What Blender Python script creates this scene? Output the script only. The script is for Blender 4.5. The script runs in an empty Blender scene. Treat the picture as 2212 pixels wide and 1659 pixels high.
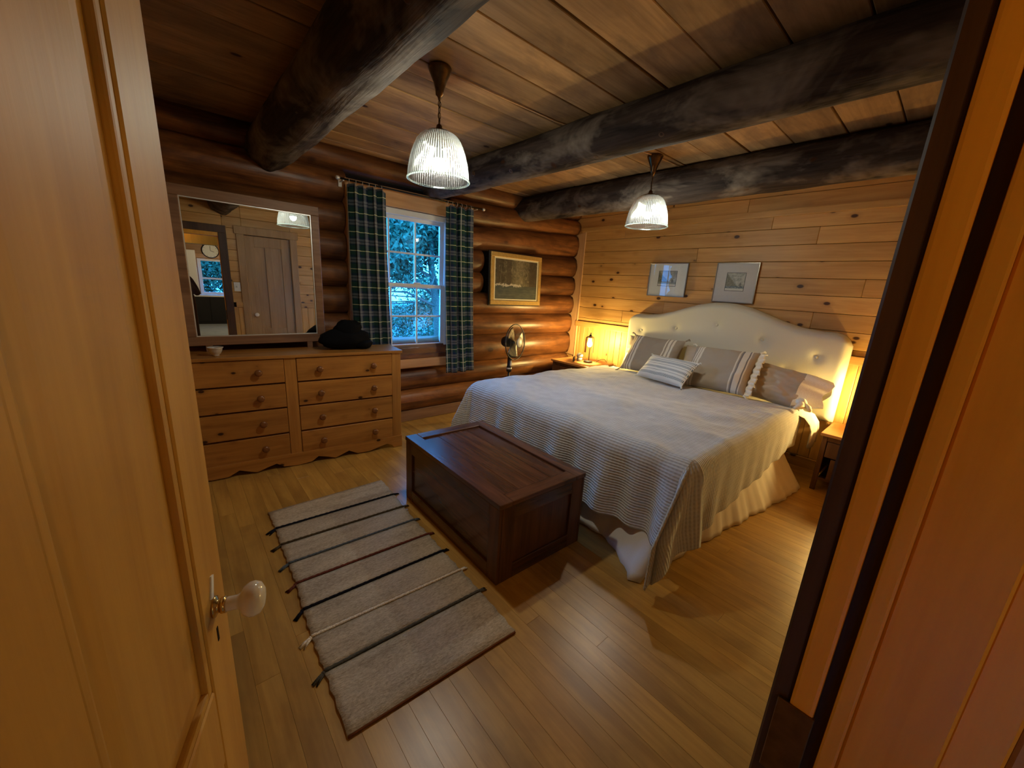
import bpy, bmesh, math, random
import numpy as np
from mathutils import Vector, Matrix, Euler, noise
random.seed(7); np.random.seed(7)
PI = math.pi
sc = bpy.context.scene
COL = sc.collection

# ------------------------------------------------------------------ camera, world, exposure
cam_d = bpy.data.cameras.new('camera'); cam = bpy.data.objects.new('camera', cam_d); COL.objects.link(cam)
cam_d.sensor_width = 36.0; cam_d.lens = 36.0 * 834 / 2212; cam_d.clip_start = 0.01; cam_d.clip_end = 200
CX = (0.7551, -0.6529, 0.0593); CD = (-0.1140, -0.2197, -0.9689); CF = (0.6455, 0.7249, -0.2403)
vx = Vector(CX); vf = Vector(CF)
vf.normalize(); vu = -Vector(CD); vx = vf.cross(vu).normalized(); vu = vx.cross(vf).normalized()
M = Matrix(((vx.x, vu.x, -vf.x, 0.0), (vx.y, vu.y, -vf.y, 0.0), (vx.z, vu.z, -vf.z, 1.5), (0, 0, 0, 1)))
cam.matrix_world = M
sc.camera = cam

w = bpy.data.worlds.new('sky'); sc.world = w; w.use_nodes = True
bg = w.node_tree.nodes['Background']; bg.inputs[0].default_value = (0.04, 0.36, 1.0, 1); bg.inputs[1].default_value = 14.0

def point(name, loc, col, power, r=0.03):
    l = bpy.data.lights.new(name, 'POINT'); l.color = col; l.energy = power; l.shadow_soft_size = r
    o = bpy.data.objects.new(name, l); o.location = loc; COL.objects.link(o); return o
HALL = point('hall_ceiling_light', (-0.08, -1.12, 2.32), (1.0, 0.49, 0.045), 18, 0.07)
KITCH = point('kitchen_ceiling_light', (1.29, -4.9, 2.02), (1.0, 0.74, 0.40), 50, 0.08)

vs = sc.view_settings
sc.display_settings.display_device = 'sRGB'
vs.view_transform = 'Standard'; vs.look = 'None'; vs.gamma = 1.0; vs.use_curve_mapping = False
vs.exposure = 0.0
cy = sc.cycles
cy.use_denoising = True; cy.sample_clamp_indirect = 4.0; cy.max_bounces = 8; cy.diffuse_bounces = 4
cy.glossy_bounces = 4; cy.transmission_bounces = 6; cy.transparent_max_bounces = 12; cy.blur_glossy = 1.0
cy.caustics_reflective = True; cy.caustics_refractive = False
PEND_E = 640.0; LAMP_E = 960.0
PEND_C = (1.0, 0.96, 0.84); LAMP_C = (1.0, 0.71, 0.25)

# ------------------------------------------------------------------ helpers
def link(o, parent=None):
    COL.objects.link(o)
    if parent: o.parent = parent
    return o

def tag(o, label=None, cat=None, group=None, kind=None):
    if label: o['label'] = label
    if cat: o['category'] = cat
    if group: o['group'] = group
    if kind: o['kind'] = kind
    return o

def thing(name, label, cat, loc=(0, 0, 0), rz=0.0, group=None):
    o = bpy.data.objects.new(name, None); o.location = loc; o.rotation_euler = (0, 0, rz); o.empty_display_size = 0.1
    link(o); return tag(o, label, cat, group)

def mk(name, vf_, mat, parent=None, smooth=False, recenter=True):
    """vf_ = (verts, faces) or bmesh; geometry in the parent's local space"""
    me = bpy.data.meshes.new(name)
    if isinstance(vf_, bmesh.types.BMesh):
        vf_.to_mesh(me); vf_.free()
    else:
        me.from_pydata([tuple(v) for v in vf_[0]], [], [tuple(f) for f in vf_[1]])
    o = bpy.data.objects.new(name, me)
    if recenter and len(me.vertices):
        n = len(me.vertices); co = np.empty(n * 3); me.vertices.foreach_get('co', co); co = co.reshape(-1, 3)
        c = (co.max(0) + co.min(0)) / 2
        co -= c; me.vertices.foreach_set('co', co.ravel()); o.location = c
    if smooth: me.polygons.foreach_set('use_smooth', [True] * len(me.polygons))
    if mat:
        for m_ in (mat if isinstance(mat, (list, tuple)) else [mat]): me.materials.append(m_)
    me.update()
    return link(o, parent)

def box(x0, x1, y0, y1, z0, z1, bev=0.0, seg=1):
    bm = bmesh.new(); bmesh.ops.create_cube(bm, size=1)
    for v in bm.verts:
        v.co = Vector(((x0 + x1) / 2 + v.co.x * (x1 - x0), (y0 + y1) / 2 + v.co.y * (y1 - y0), (z0 + z1) / 2 + v.co.z * (z1 - z0)))
    if bev > 0: bmesh.ops.bevel(bm, geom=list(bm.edges), offset=bev, segments=seg, affect='EDGES', profile=0.7)
    return bm

def join_bm(*bms):
    out = bmesh.new()
    for b in bms:
        me = bpy.data.meshes.new('t'); b.to_mesh(me); b.free(); out.from_mesh(me); bpy.data.meshes.remove(me)
    return out

def bm_rot(bm, ang, axis, c=(0, 0, 0)):
    bmesh.ops.rotate(bm, verts=bm.verts, cent=c, matrix=Matrix.Rotation(ang, 3, axis)); return bm
def bm_mv(bm, v):
    bmesh.ops.translate(bm, verts=bm.verts, vec=v); return bm

def lathe(prof, seg=32, axis='Z', c=(0, 0, 0), cap=True, rib=0, ribamp=0.0):
    """prof: list of (r, h)"""
    V, F = [], []
    for (r, h) in prof:
        for k in range(seg):
            a = 2 * PI * k / seg
            rr = r + (ribamp * math.cos(a * rib) if rib else 0)
            p = (rr * math.cos(a), rr * math.sin(a), h)
            if axis == 'X': p = (p[2], p[0], p[1])
            elif axis == 'Y': p = (p[0], -p[2], p[1])
            V.append((p[0] + c[0], p[1] + c[1], p[2] + c[2]))
    for i in range(len(prof) - 1):
        for k in range(seg):
            k2 = (k + 1) % seg
            F.append((i * seg + k, i * seg + k2, (i + 1) * seg + k2, (i + 1) * seg + k))
    if cap:
        F.append(tuple(range(seg - 1, -1, -1))); F.append(tuple(range((len(prof) - 1) * seg, len(prof) * seg)))
    return V, F

def tube(pts, rad, seg=8, closed=False):
    pts = [Vector(p) for p in pts]; n = len(pts)
    rs = rad if isinstance(rad, (list, tuple)) else [rad] * n
    V, F = [], []
    up = Vector((0, 0, 1)); prev = None
    for i, p in enumerate(pts):
        if closed: t = pts[(i + 1) % n] - pts[i - 1]
        else: t = pts[min(i + 1, n - 1)] - pts[max(i - 1, 0)]
        t.normalize()
        if prev is None:
            a = t.orthogonal().normalized()
        else:
            a = (prev - t * prev.dot(t)); a = a.normalized() if a.length > 1e-6 else t.orthogonal().normalized()
        prev = a; b = t.cross(a)
        for k in range(seg):
            an = 2 * PI * k / seg
            V.append(p + (a * math.cos(an) + b * math.sin(an)) * rs[i])
    m = n if closed else n - 1
    for i in range(m):
        for k in range(seg):
            k2 = (k + 1) % seg; j = (i + 1) % n
            F.append((i * seg + k, i * seg + k2, j * seg + k2, j * seg + k))
    if not closed:
        F.append(tuple(range(seg - 1, -1, -1))); F.append(tuple(range((n - 1) * seg, n * seg)))
    return V, F

def merge(*vfs):
    V, F = [], []
    for v, f in vfs:
        o = len(V); V += [tuple(x) for x in v]; F += [tuple(i + o for i in q) for q in f]
    return V, F

def grid_faces(nu, nv, off=0, flip=False):
    F = []
    for i in range(nu - 1):
        for j in range(nv - 1):
            q = (off + i * nv + j, off + (i + 1) * nv + j, off + (i + 1) * nv + j + 1, off + i * nv + j + 1)
            F.append(q[::-1] if flip else q)
    return F

def prism(poly, t0, t1, plane='XZ'):
    """closed outline extruded; plane XZ -> thickness along Y, YZ -> along X, XY -> along Z"""
    def P(a, b, t):
        return {'XZ': (a, t, b), 'YZ': (t, a, b), 'XY': (a, b, t)}[plane]
    n = len(poly)
    V = [P(a, b, t0) for a, b in poly] + [P(a, b, t1) for a, b in poly]
    F = [tuple(range(n)), tuple(range(2 * n - 1, n - 1, -1))] + [(i, i + n, (i + 1) % n + n, (i + 1) % n) for i in range(n)]
    return V, F

def fixn(o):
    bm = bmesh.new(); bm.from_mesh(o.data); bmesh.ops.recalc_face_normals(bm, faces=bm.faces); bm.to_mesh(o.data); bm.free(); return o

def copy_tree(o, parent=None, label=None, loc=None):
    c = o.copy(); COL.objects.link(c); c.parent = parent
    if label: c['label'] = label
    if loc is not None: c.location = loc
    for ch in list(o.children): copy_tree(ch, c)
    return c

def uvmap(o, uvs):
    """uvs: per-vertex array"""
    me = o.data; l = me.uv_layers.new(name='UVMap'); idx = np.empty(len(me.loops), dtype=np.int32); me.loops.foreach_get('vertex_index', idx)
    l.data.foreach_set('uv', np.asarray(uvs, dtype=np.float32)[idx].ravel())

# ------------------------------------------------------------------ materials
class NT:
    def __init__(s, name):
        s.m = bpy.data.materials.new(name); s.m.use_nodes = True; s.t = s.m.node_tree; s.n = s.t.nodes
        s.b = s.n['Principled BSDF']; s.out = s.n['Material Output']
    def add(s, ty, **kw):
        n = s.n.new(ty)
        for k, v in kw.items(): setattr(n, k, v)
        return n
    def L(s, a, b): s.t.links.new(a, b)
    def setv(s, sock, v):
        if isinstance(v, bpy.types.NodeSocket): s.L(v, sock)
        else: sock.default_value = v
    def math(s, op, a, b=None, c=None, clamp=False):
        n = s.add('ShaderNodeMath', operation=op, use_clamp=clamp)
        for i, v in enumerate((a, b, c)):
            if v is not None: s.setv(n.inputs[i], v)
        return n.outputs[0]
    def mix(s, f, a, b, blend='MIX'):
        n = s.add('ShaderNodeMix', data_type='RGBA', blend_type=blend)
        s.setv(n.inputs[0], f)
        for i, v in ((6, a), (7, b)):
            s.setv(n.inputs[i], v if isinstance(v, bpy.types.NodeSocket) else (*v[:3], 1))
        return n.outputs[2]
    def noise(s, vec, scale, detail=4, rough=0.5, dist=0.0):
        n = s.add('ShaderNodeTexNoise'); n.inputs['Scale'].default_value = scale; n.inputs['Detail'].default_value = detail
        n.inputs['Roughness'].default_value = rough; n.inputs['Distortion'].default_value = dist
        if vec is not None: s.L(vec, n.inputs['Vector'])
        return n.outputs['Fac']
    def ramp(s, f, stops):
        n = s.add('ShaderNodeValToRGB'); e = n.color_ramp.elements
        while len(e) < len(stops): e.new(0.5)
        for i, (p, c) in enumerate(stops):
            e[i].position = p; e[i].color = (*c[:3], 1) if not isinstance(c, (int, float)) else (c, c, c, 1)
        s.L(f, n.inputs[0]); return n.outputs[0]
    def bump(s, h, strength=0.3, dist=0.01):
        n = s.add('ShaderNodeBump'); n.inputs['Strength'].default_value = strength; n.inputs['Distance'].default_value = dist
        s.L(h, n.inputs['Height']); s.L(n.outputs[0], s.b.inputs['Normal']); return n
    def objco(s, rnd=True):
        tc = s.add('ShaderNodeTexCoord').outputs['Object']
        if not rnd: return tc
        oi = s.add('ShaderNodeObjectInfo')
        v = s.add('ShaderNodeVectorMath', operation='SCALE'); cb = s.add('ShaderNodeCombineXYZ')
        s.L(oi.outputs['Random'], cb.inputs[0]); s.L(s.math('MULTIPLY', oi.outputs['Random'], 3.7), cb.inputs[1]); s.L(s.math('MULTIPLY', oi.outputs['Random'], 7.3), cb.inputs[2])
        s.L(cb.outputs[0], v.inputs[0]); v.inputs['Scale'].default_value = 31.0
        a = s.add('ShaderNodeVectorMath', operation='ADD'); s.L(tc, a.inputs[0]); s.L(v.outputs[0], a.inputs[1]); return a.outputs[0]
    def scale(s, vec, sx):
        m = s.add('ShaderNodeMapping'); m.inputs['Scale'].default_value = sx; s.L(vec, m.inputs['Vector']); return m.outputs[0]

def wood(name, c1, c2, axis='X', across='YZ', knots=0.0, rough=0.5, var=0.18, streak=9.0, patch=None, bump=0.15, spec=0.4, knotc=(0.05, 0.018, 0.006), kscale=1.0):
    s = NT(name); co = s.objco()
    A = 'XYZ'.index(axis); sc_ = [streak] * 3; sc_[A] = 0.8
    n1 = s.noise(s.scale(co, sc_), 1.6, 5, 0.6, 0.6)
    sf = [70.0] * 3; sf[A] = 2.5
    n2 = s.noise(s.scale(co, sf), 1.0, 3, 0.6)
    f = s.math('ADD', s.math('MULTIPLY', n1, 0.75), s.math('MULTIPLY', n2, 0.25))
    col = s.ramp(f, [(0.36, c1), (0.64, c2)])
    if patch:
        sp = [3.0] * 3; sp[A] = 1.5
        pn = s.ramp(s.noise(s.scale(co, sp), 1.5, 4, 0.65, 0.4), [(0.45, 0), (0.66, 1)])
        col = s.mix(s.math('MULTIPLY', pn, patch[1]), col, patch[0])
    if knots > 0:
        ks = [0.0] * 3
        for ch in across: ks['XYZ'.index(ch)] = 5.6 * kscale
        ks[A] = 3.4 * kscale
        v = s.add('ShaderNodeTexVoronoi', feature='F1'); v.inputs['Scale'].default_value = 1.0
        dn = s.add('ShaderNodeVectorMath', operation='ADD')
        s.L(s.scale(co, ks), dn.inputs[0]); s.L(dn.outputs[0], v.inputs['Vector'])
        halo = s.ramp(v.outputs['Distance'], [(0.05, 1), (0.30, 0)]); core = s.ramp(v.outputs['Distance'], [(0.065 + 0.03 * knots, 1), (0.10 + 0.04 * knots, 0)])
        wn = s.math('GREATER_THAN', s.math('FRACT', s.math('MULTIPLY', s.add_sep(v.outputs['Color']), 13.7)), 1 - knots)
        col = s.mix(s.math('MULTIPLY', s.math('MULTIPLY', halo, wn), 0.45), col, (c1[0] * .55, c1[1] * .45, c1[2] * .4))
        col = s.mix(s.math('MULTIPLY', core, wn), col, knotc)
    if var:
        oi = s.add('ShaderNodeObjectInfo')
        k = s.math('MULTIPLY_ADD', s.math('FRACT', s.math('MULTIPLY', oi.outputs['Random'], 91.7)), 2 * var, 1 - var)
        cb = s.add('ShaderNodeCombineColor'); 
        for i in range(3): s.L(k, cb.inputs[i])
        col = s.mix(1.0, col, cb.outputs[0], 'MULTIPLY')
    s.L(col, s.b.inputs['Base Color']); s.b.inputs['Roughness'].default_value = rough; s.b.inputs['Specular IOR Level'].default_value = spec
    if bump: s.bump(f, bump, 0.01)
    return s.m
def _sep(s, colsock):
    n = s.add('ShaderNodeSeparateColor'); s.L(colsock, n.inputs[0]); return n.outputs[0]
NT.add_sep = _sep

def plain(name, c, rough=0.5, metal=0.0, spec=0.5, nz=0.0, nscale=40, bump=0.0):
    s = NT(name); s.b.inputs['Roughness'].default_value = rough; s.b.inputs['Metallic'].default_value = metal; s.b.inputs['Specular IOR Level'].default_value = spec
    n = s.noise(s.objco(), nscale, 3)
    lo = [max(0, x * (1 - nz)) for x in c]; hi = [min(1, x * (1 + nz)) for x in c]
    s.L(s.ramp(n, [(0.35, lo), (0.65, hi)]), s.b.inputs['Base Color'])
    if bump: s.bump(n, bump, 0.005)
    return s.m

def emit(name, c, e):
    s = NT(name); em = s.add('ShaderNodeEmission'); em.inputs[0].default_value = (*c, 1); em.inputs[1].default_value = e
    s.L(em.outputs[0], s.out.inputs[0]); return s.m

def glasslike(name, tint=(1, 1, 1), gloss=0.12, transl=0.0, rough=0.02, tc=(0.85, 0.95, 0.90), ribs=0, fk=1.0):
    s = NT(name)
    t = s.add('ShaderNodeBsdfTransparent'); t.inputs[0].default_value = (*tint, 1)
    g = s.add('ShaderNodeBsdfGlossy'); g.inputs['Roughness'].default_value = rough
    fr = s.add('ShaderNodeFresnel'); fr.inputs[0].default_value = 1.5
    m = s.add('ShaderNodeMixShader'); s.L(s.math('ADD', s.math('MULTIPLY', fr.outputs[0], fk), gloss, clamp=True), m.inputs[0]); s.L(t.outputs[0], m.inputs[1]); s.L(g.outputs[0], m.inputs[2])
    o = m.outputs[0]
    if transl:
        tr = s.add('ShaderNodeBsdfTranslucent'); tr.inputs[0].default_value = (*tc, 1)
        m2 = s.add('ShaderNodeMixShader'); m2.inputs[0].default_value = transl
        if ribs:
            sp_ = s.add('ShaderNodeSeparateXYZ'); s.L(s.add('ShaderNodeTexCoord').outputs['Object'], sp_.inputs[0])
            an = s.math('ARCTAN2', sp_.outputs[0], sp_.outputs[1]); k_ = s.math('SINE', s.math('MULTIPLY', an, ribs))
            s.L(s.math('MULTIPLY_ADD', s.math('GREATER_THAN', k_, -.1), transl * 1.5, transl * .18), m2.inputs[0])
            s.L(s.mix(s.math('GREATER_THAN', k_, -.1), tuple(c * .62 for c in tint), tint), t.inputs[0])
        s.L(o, m2.inputs[1]); s.L(tr.outputs[0], m2.inputs[2]); o = m2.outputs[0]
    s.L(o, s.out.inputs[0]); return s.m

PINE = ((0.44, 0.225, 0.060), (0.61, 0.355, 0.115))
m_board = wood('pine_board', *PINE, axis='Y', across='YZ', knots=1.0, rough=0.45, var=0.16, kscale=1.3)
m_bead = wood('pine_beadboard', *PINE, axis='Z', across='YZ', knots=0.25, rough=0.45, var=0.12)
m_board_x = wood('pine_board_front', *PINE, axis='X', across='XZ', knots=1.0, rough=0.45, var=0.16, kscale=1.3)
m_bead_x = wood('pine_beadboard_front', *PINE, axis='Z', across='XZ', knots=0.25, rough=0.45, var=0.12)
m_trim = wood('pine_trim', (0.55, 0.31, 0.14), (0.66, 0.40, 0.20), axis='Z', knots=0, rough=0.5, var=0.05)
m_trimx = wood('pine_header', (0.50, 0.27, 0.12), (0.62, 0.36, 0.18), axis='X', across='XZ', knots=0.3, rough=0.5, var=0.05)
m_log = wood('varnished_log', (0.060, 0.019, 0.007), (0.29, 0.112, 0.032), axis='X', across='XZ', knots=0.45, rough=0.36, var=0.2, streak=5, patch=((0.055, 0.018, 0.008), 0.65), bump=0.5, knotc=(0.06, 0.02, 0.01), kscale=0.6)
m_logend = wood('log_end', (0.30, 0.13, 0.05), (0.42, 0.2, 0.08), axis='Y', knots=0, rough=0.5)
m_beam = wood('weathered_beam', (0.013, 0.008, 0.007), (0.070, 0.047, 0.036), axis='Y', across='YZ', knots=0.3, rough=0.8, var=0.05, streak=7, patch=((0.36, 0.29, 0.23), 0.50), bump=1.0, spec=0.15)
m_ceil = wood('ceiling_plank', (0.27, 0.145, 0.058), (0.50, 0.29, 0.125), axis='X', across='XY', knots=0.25, rough=0.65, var=0.32, streak=6, patch=((0.15, 0.085, 0.045), 0.65), bump=0.3, spec=0.25)
m_floor = wood('oak_floorboard', (0.37, 0.195, 0.040), (0.55, 0.315, 0.072), axis='Y', across='XY', knots=0, rough=0.32, var=0.10, streak=9, patch=((0.22, 0.105, 0.028), 0.45), bump=0.04, spec=0.5)
m_dresser = wood('honey_pine', (0.32, 0.130, 0.026), (0.52, 0.235, 0.050), axis='X', across='XZ', knots=0.9, rough=0.35, var=0.14, kscale=1.9)
m_dresserv = wood('honey_pine_upright', (0.32, 0.130, 0.026), (0.50, 0.230, 0.050), axis='Z', across='XZ', knots=0.2, rough=0.35, var=0.06)
m_knobw = plain('turned_wood_knob', (0.20, 0.075, 0.022), 0.3, nz=0.2)
m_chest = wood('dark_stained_pine', (0.050, 0.018, 0.009), (0.150, 0.060, 0.026), axis='Y', across='XY', knots=0.35, rough=0.24, var=0.15, bump=0.1, spec=0.6)
m_chestx = wood('dark_stained_pine_cross', (0.050, 0.018, 0.009), (0.150, 0.060, 0.026), axis='X', across='XY', knots=0.35, rough=0.24, var=0.15, bump=0.1, spec=0.6)
m_chestz = wood('dark_stained_pine_upright', (0.050, 0.018, 0.009), (0.150, 0.060, 0.026), axis='Z', across='YZ', knots=0.2, rough=0.35, var=0.12, bump=0.1)
m_door = wood('door_pine', (0.41, 0.205, 0.034), (0.53, 0.29, 0.056), axis='Z', across='YZ', knots=0.12, rough=0.5, var=0.04, streak=7)
m_closet = wood('closet_door_pine', (0.30, 0.175, 0.075), (0.43, 0.265, 0.12), axis='Z', across='XZ', knots=0.1, rough=0.5, var=0.04, streak=7)
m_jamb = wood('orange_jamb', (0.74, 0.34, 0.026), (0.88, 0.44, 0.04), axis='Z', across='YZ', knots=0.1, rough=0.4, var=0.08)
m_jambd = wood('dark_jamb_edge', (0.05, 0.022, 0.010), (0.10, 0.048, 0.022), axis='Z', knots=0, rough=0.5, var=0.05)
m_mirframe = wood('brown_mirror_frame', (0.17, 0.085, 0.045), (0.30, 0.165, 0.09), axis='X', knots=0, rough=0.45, var=0.05)
m_dark = plain('dark_backing', (0.02, 0.012, 0.008), 0.9, spec=0.1)
m_darkwood = wood('dark_nightstand_wood', (0.07, 0.03, 0.012), (0.15, 0.07, 0.03), axis='Z', knots=0, rough=0.45)
m_nstop = wood('nightstand_top', (0.45, 0.20, 0.06), (0.58, 0.29, 0.10), axis='Y', across='XY', knots=0.1, rough=0.4, var=0.03)
m_white = plain('white_vinyl', (0.78, 0.80, 0.82), 0.4)
m_black = plain('black_plastic', (0.012, 0.012, 0.014), 0.4)
m_blackm = plain('black_metal', (0.02, 0.018, 0.016), 0.4, metal=0.6)
m_bronze = plain('bronze', (0.16, 0.095, 0.045), 0.28, metal=0.9, nz=0.2)
m_brass = plain('brass', (0.75, 0.52, 0.20), 0.2, metal=1.0)
m_porc = plain('porcelain', (0.78, 0.70, 0.58), 0.12)
m_silver = plain('silver', (0.8, 0.78, 0.74), 0.35, metal=0.6)
m_skirt = plain('white_cotton_skirt', (0.74, 0.68, 0.58), 0.9, spec=0.1, nz=0.03, nscale=300, bump=0.05)
m_sheet = plain('white_sheet', (0.80, 0.76, 0.68), 0.85, spec=0.15, nz=0.02)
m_hat = plain('black_felt', (0.006, 0.006, 0.007), 0.98, spec=0.05)
m_mirror = NT('mirror_glass'); m_mirror.b.inputs['Metallic'].default_value = 1; m_mirror.b.inputs['Roughness'].default_value = 0.0; m_mirror.b.inputs['Base Color'].default_value = (0.86, 0.88, 0.86, 1); m_mirror = m_mirror.m
m_pane = glasslike('window_pane', (0.97, 0.99, 1.0), gloss=0.0, fk=0.35)
m_shade = glasslike('ribbed_glass_shade', (0.90, 0.97, 0.93), gloss=0.08, transl=0.055, rough=0.15, ribs=72)
m_lampglass = glasslike('clear_lamp_glass', (0.98, 0.98, 0.95), gloss=0.02)
m_bulb = emit('pendant_bulb_light', PEND_C, PEND_E)
m_bulbw = emit('bedside_bulb_light', LAMP_C, LAMP_E)
m_kglobe = emit('kitchen_globe_light', (1.0, 0.9, 0.75), 14)

# ------------------------------------------------------------------ room dimensions
XB = 4.42; YW = 3.80; CZ = 2.56; XL = -1.0; YF = 0.055; YH = -0.12
JX0, JX1 = -0.245, 0.62       # door opening

# ---- floor with boards
fl = mk('floor', box(XL - .1, XB + .1, YH, YW + .1, -0.06, -0.012), m_dark); tag(fl, kind='structure')
W = 0.083; x = XL; k = 0
rf = random.Random(3)
while x < XB:
    y = YF - 0.17 - rf.random() * 0.9; 
    while y < YW:
        ln = rf.uniform(1.3, 2.3); y1 = min(y + ln, YW + 0.02); y0 = max(y, YH)
        if y1 - y0 > 0.05:
            mk('floorboard', box(x + .0002, min(x + W, XB + .02) - .0002, y0 + .0003, y1 - .0003, -0.012, rf.uniform(-.0004, 0), 0.0005), m_floor, None).parent = fl
            fl.children[-1].location -= fl.location if False else Vector((0, 0, 0))
        y += ln
    x += W
def rebase(parent):
    for ch in parent.children:
        ch.location = Vector(ch.location) - Vector(parent.location)
rebase(fl)

# ---- ceiling with planks (two or three lengths per row, joints over the beams)
ce = mk('ceiling', box(XL - .1, XB + .1, YH, YW + .1, CZ + .03, CZ + .07), m_dark); tag(ce, kind='structure')
rows = [3.80, 3.62, 3.40, 3.14, 2.93, 2.66, 2.40, 2.17, 2.02, 1.77, 1.53, 1.28, 1.005, 0.72, 0.46, 0.20, -0.12]
rc = random.Random(5)
for i in range(len(rows) - 1):
    cuts = [XL - .1, 0.7, 2.13, 3.38, XB + .1] if i % 2 else [XL - .1, 0.7, 3.38, XB + .1]
    for a, b in zip(cuts[:-1], cuts[1:]):
        dz = rc.uniform(0, 0.006)
        mk('ceiling_plank', box(a + .001, b - .001, rows[i + 1] + .004, rows[i] - .004, CZ + dz, CZ + .03, 0.003), m_ceil, ce)
rebase(ce)
# thin cable stapled along the planks between the two pendant lights
cb = mk('ceiling_cable', merge(tube([(1.16, 2.0, CZ - .006), (1.5, 1.995, CZ - .008), (2.0, 1.985, CZ - .005), (2.97, 1.82, CZ - .006), (3.3, 1.80, CZ - .006)], 0.0045, 6)), m_trim, None, True)
tag(cb, 'thin pale cable stapled to the ceiling planks between the two pendant lights', 'cable')

# ---- beams
def beam(name, xc, zc, r, label, seed, dents=1.0):
    n, sg = 200, 44; V = []
    for i in range(n):
        y = YH + (YW + 0.0 - YH) * i / (n - 1)
        for k in range(sg):
            a = 2 * PI * k / sg
            d = Vector((math.cos(a) * .9 + seed, y * 1.0, math.sin(a) * .9))
            rr = r * (1 + 0.055 * noise.noise(Vector((seed * 3.1, y * .7, 0))) + dents * 0.07 * noise.noise(d * 1.7) + 0.05 * noise.noise(Vector((d.x * 4, y * 3.2, d.z * 4))) + 0.03 * abs(noise.noise(Vector((d.x * 9, y * 5, d.z * 9)))))
            wob = 0.012 * noise.noise(Vector((seed, y * .6, 5)))
            V.append((xc + wob + rr * math.cos(a), y, min(zc + rr * math.sin(a), CZ - .001)))
    F = [(i * sg + k, i * sg + (k + 1) % sg, (i + 1) * sg + (k + 1) % sg, (i + 1) * sg + k) for i in range(n - 1) for k in range(sg)]
    F += [tuple(range(sg)), tuple(range(n * sg - 1, (n - 1) * sg - 1, -1))]
    o = fixn(mk(name, (V, F), m_beam, None, True)); tag(o, label, 'beam', None)
    for j, (yy, aa) in enumerate(((0.9 + seed * .1, 3.6), (2.45, 3.9), (1.7, 4.4), (2.9, 3.45), (1.25, 4.1))):
        mk('knot', lathe([(0.0, 0.0), (0.012, .004), (0.017, .002), (0.021, -.004)], 10, 'Z', (0, 0, 0), False), m_jambd, o, True)
        q = o.children[-1]; nx, nz = math.cos(aa), math.sin(aa)
        q.rotation_euler = Vector((nx, 0, nz)).to_track_quat('Z', 'Y').to_euler()
        q.location = Vector((xc + nx * (r * 0.98), yy, zc + nz * (r * 0.98))) - Vector(o.location)
    return o
beam('ceiling_beam', 0.70, 2.415, 0.15, 'hewn log ceiling beam left of the large hanging lamp, nearest the dresser', 1.3)
beam('ceiling_beam', 2.13, 2.435, 0.125, 'middle log ceiling beam, between the two hanging lamps', 4.7)
beam('ceiling_beam', 3.38, 2.425, 0.138, 'log ceiling beam nearest the headboard wall, behind the smaller hanging lamp', 8.2)

# ---- back log wall
wb = mk('wall_back', box(XL - .1, 1.26, YW + .06, YW + .12, 0, CZ + .03), m_dark); tag(wb, kind='structure')
WB = Vector(wb.location)
def wpart(name, vf_, mat, smooth=False):
    o = mk(name, vf_, mat, wb, smooth); o.location = Vector(o.location) - WB; return o
wpart('backing', box(2.36, XB + .1, YW + .06, YW + .12, 0, CZ + .03), m_dark)
wpart('backing', box(1.26, 2.36, YW + .06, YW + .12, 0, 0.76), m_dark)
wpart('backing', box(1.26, 2.36, YW + .06, YW + .12, 2.20, CZ + .03), m_dark)
zl = [0.12, .36, .60, .92, 1.18, 1.42, 1.655, 1.90, 2.15, 2.40, 2.62]
zr = [0.12, .36, .61, .92, 1.19, 1.445, 1.705, 1.975, 2.265, 2.46, 2.62]
def log(name, k, x0, x1, endcap=None, mat=m_log, shrink=1.0, n=None):
    n = n or max(10, int((x1 - x0) * 16)); sg = 22; V = []
    for i in range(n):
        x = x0 + (x1 - x0) * i / (n - 1); t = min(max((x - 2.6) / 1.8, 0), 1)
        a0 = zl[k] * (1 - t) + zr[k] * t; a1 = zl[k + 1] * (1 - t) + zr[k + 1] * t
        zc = (a0 + a1) / 2; rz = (a1 - a0) / 2 * 1.09
        taper = 1.0
        if endcap == 'R': taper = min(1.0, math.sqrt(max(0.0, 1 - ((max(0, x - (x1 - .07))) / .075) ** 2)) )
        if endcap == 'L': taper = min(1.0, math.sqrt(max(0.0, 1 - ((max(0, (x0 + .07) - x)) / .075) ** 2)) )
        for j in range(sg):
            a = 2 * PI * j / sg
            nz_ = 1 + 0.05 * noise.noise(Vector((x * 1.3, k * 7.1 + math.cos(a), math.sin(a) * 1.2))) + 0.02 * noise.noise(Vector((x * 5, k * 3 + math.cos(a) * 3, math.sin(a) * 3)))
            V.append((x, YW + .045 + 0.128 * taper * nz_ * math.cos(a), zc + rz * taper * shrink * (0.985 + (nz_ - 1) * .5) * math.sin(a)))
    F = [(i * sg + j, i * sg + (j + 1) % sg, (i + 1) * sg + (j + 1) % sg, (i + 1) * sg + j) for i in range(n - 1) for j in range(sg)]
    F += [tuple(range(sg)), tuple(range(n * sg - 1, (n - 1) * sg - 1, -1))]
    return fixn(wpart(name, (V, F), mat, True))
for k in range(10):
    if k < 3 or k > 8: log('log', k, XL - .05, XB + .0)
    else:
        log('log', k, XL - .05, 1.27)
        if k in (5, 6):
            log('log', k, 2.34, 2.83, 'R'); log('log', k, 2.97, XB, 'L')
        else: log('log', k, 2.34, XB)
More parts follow.
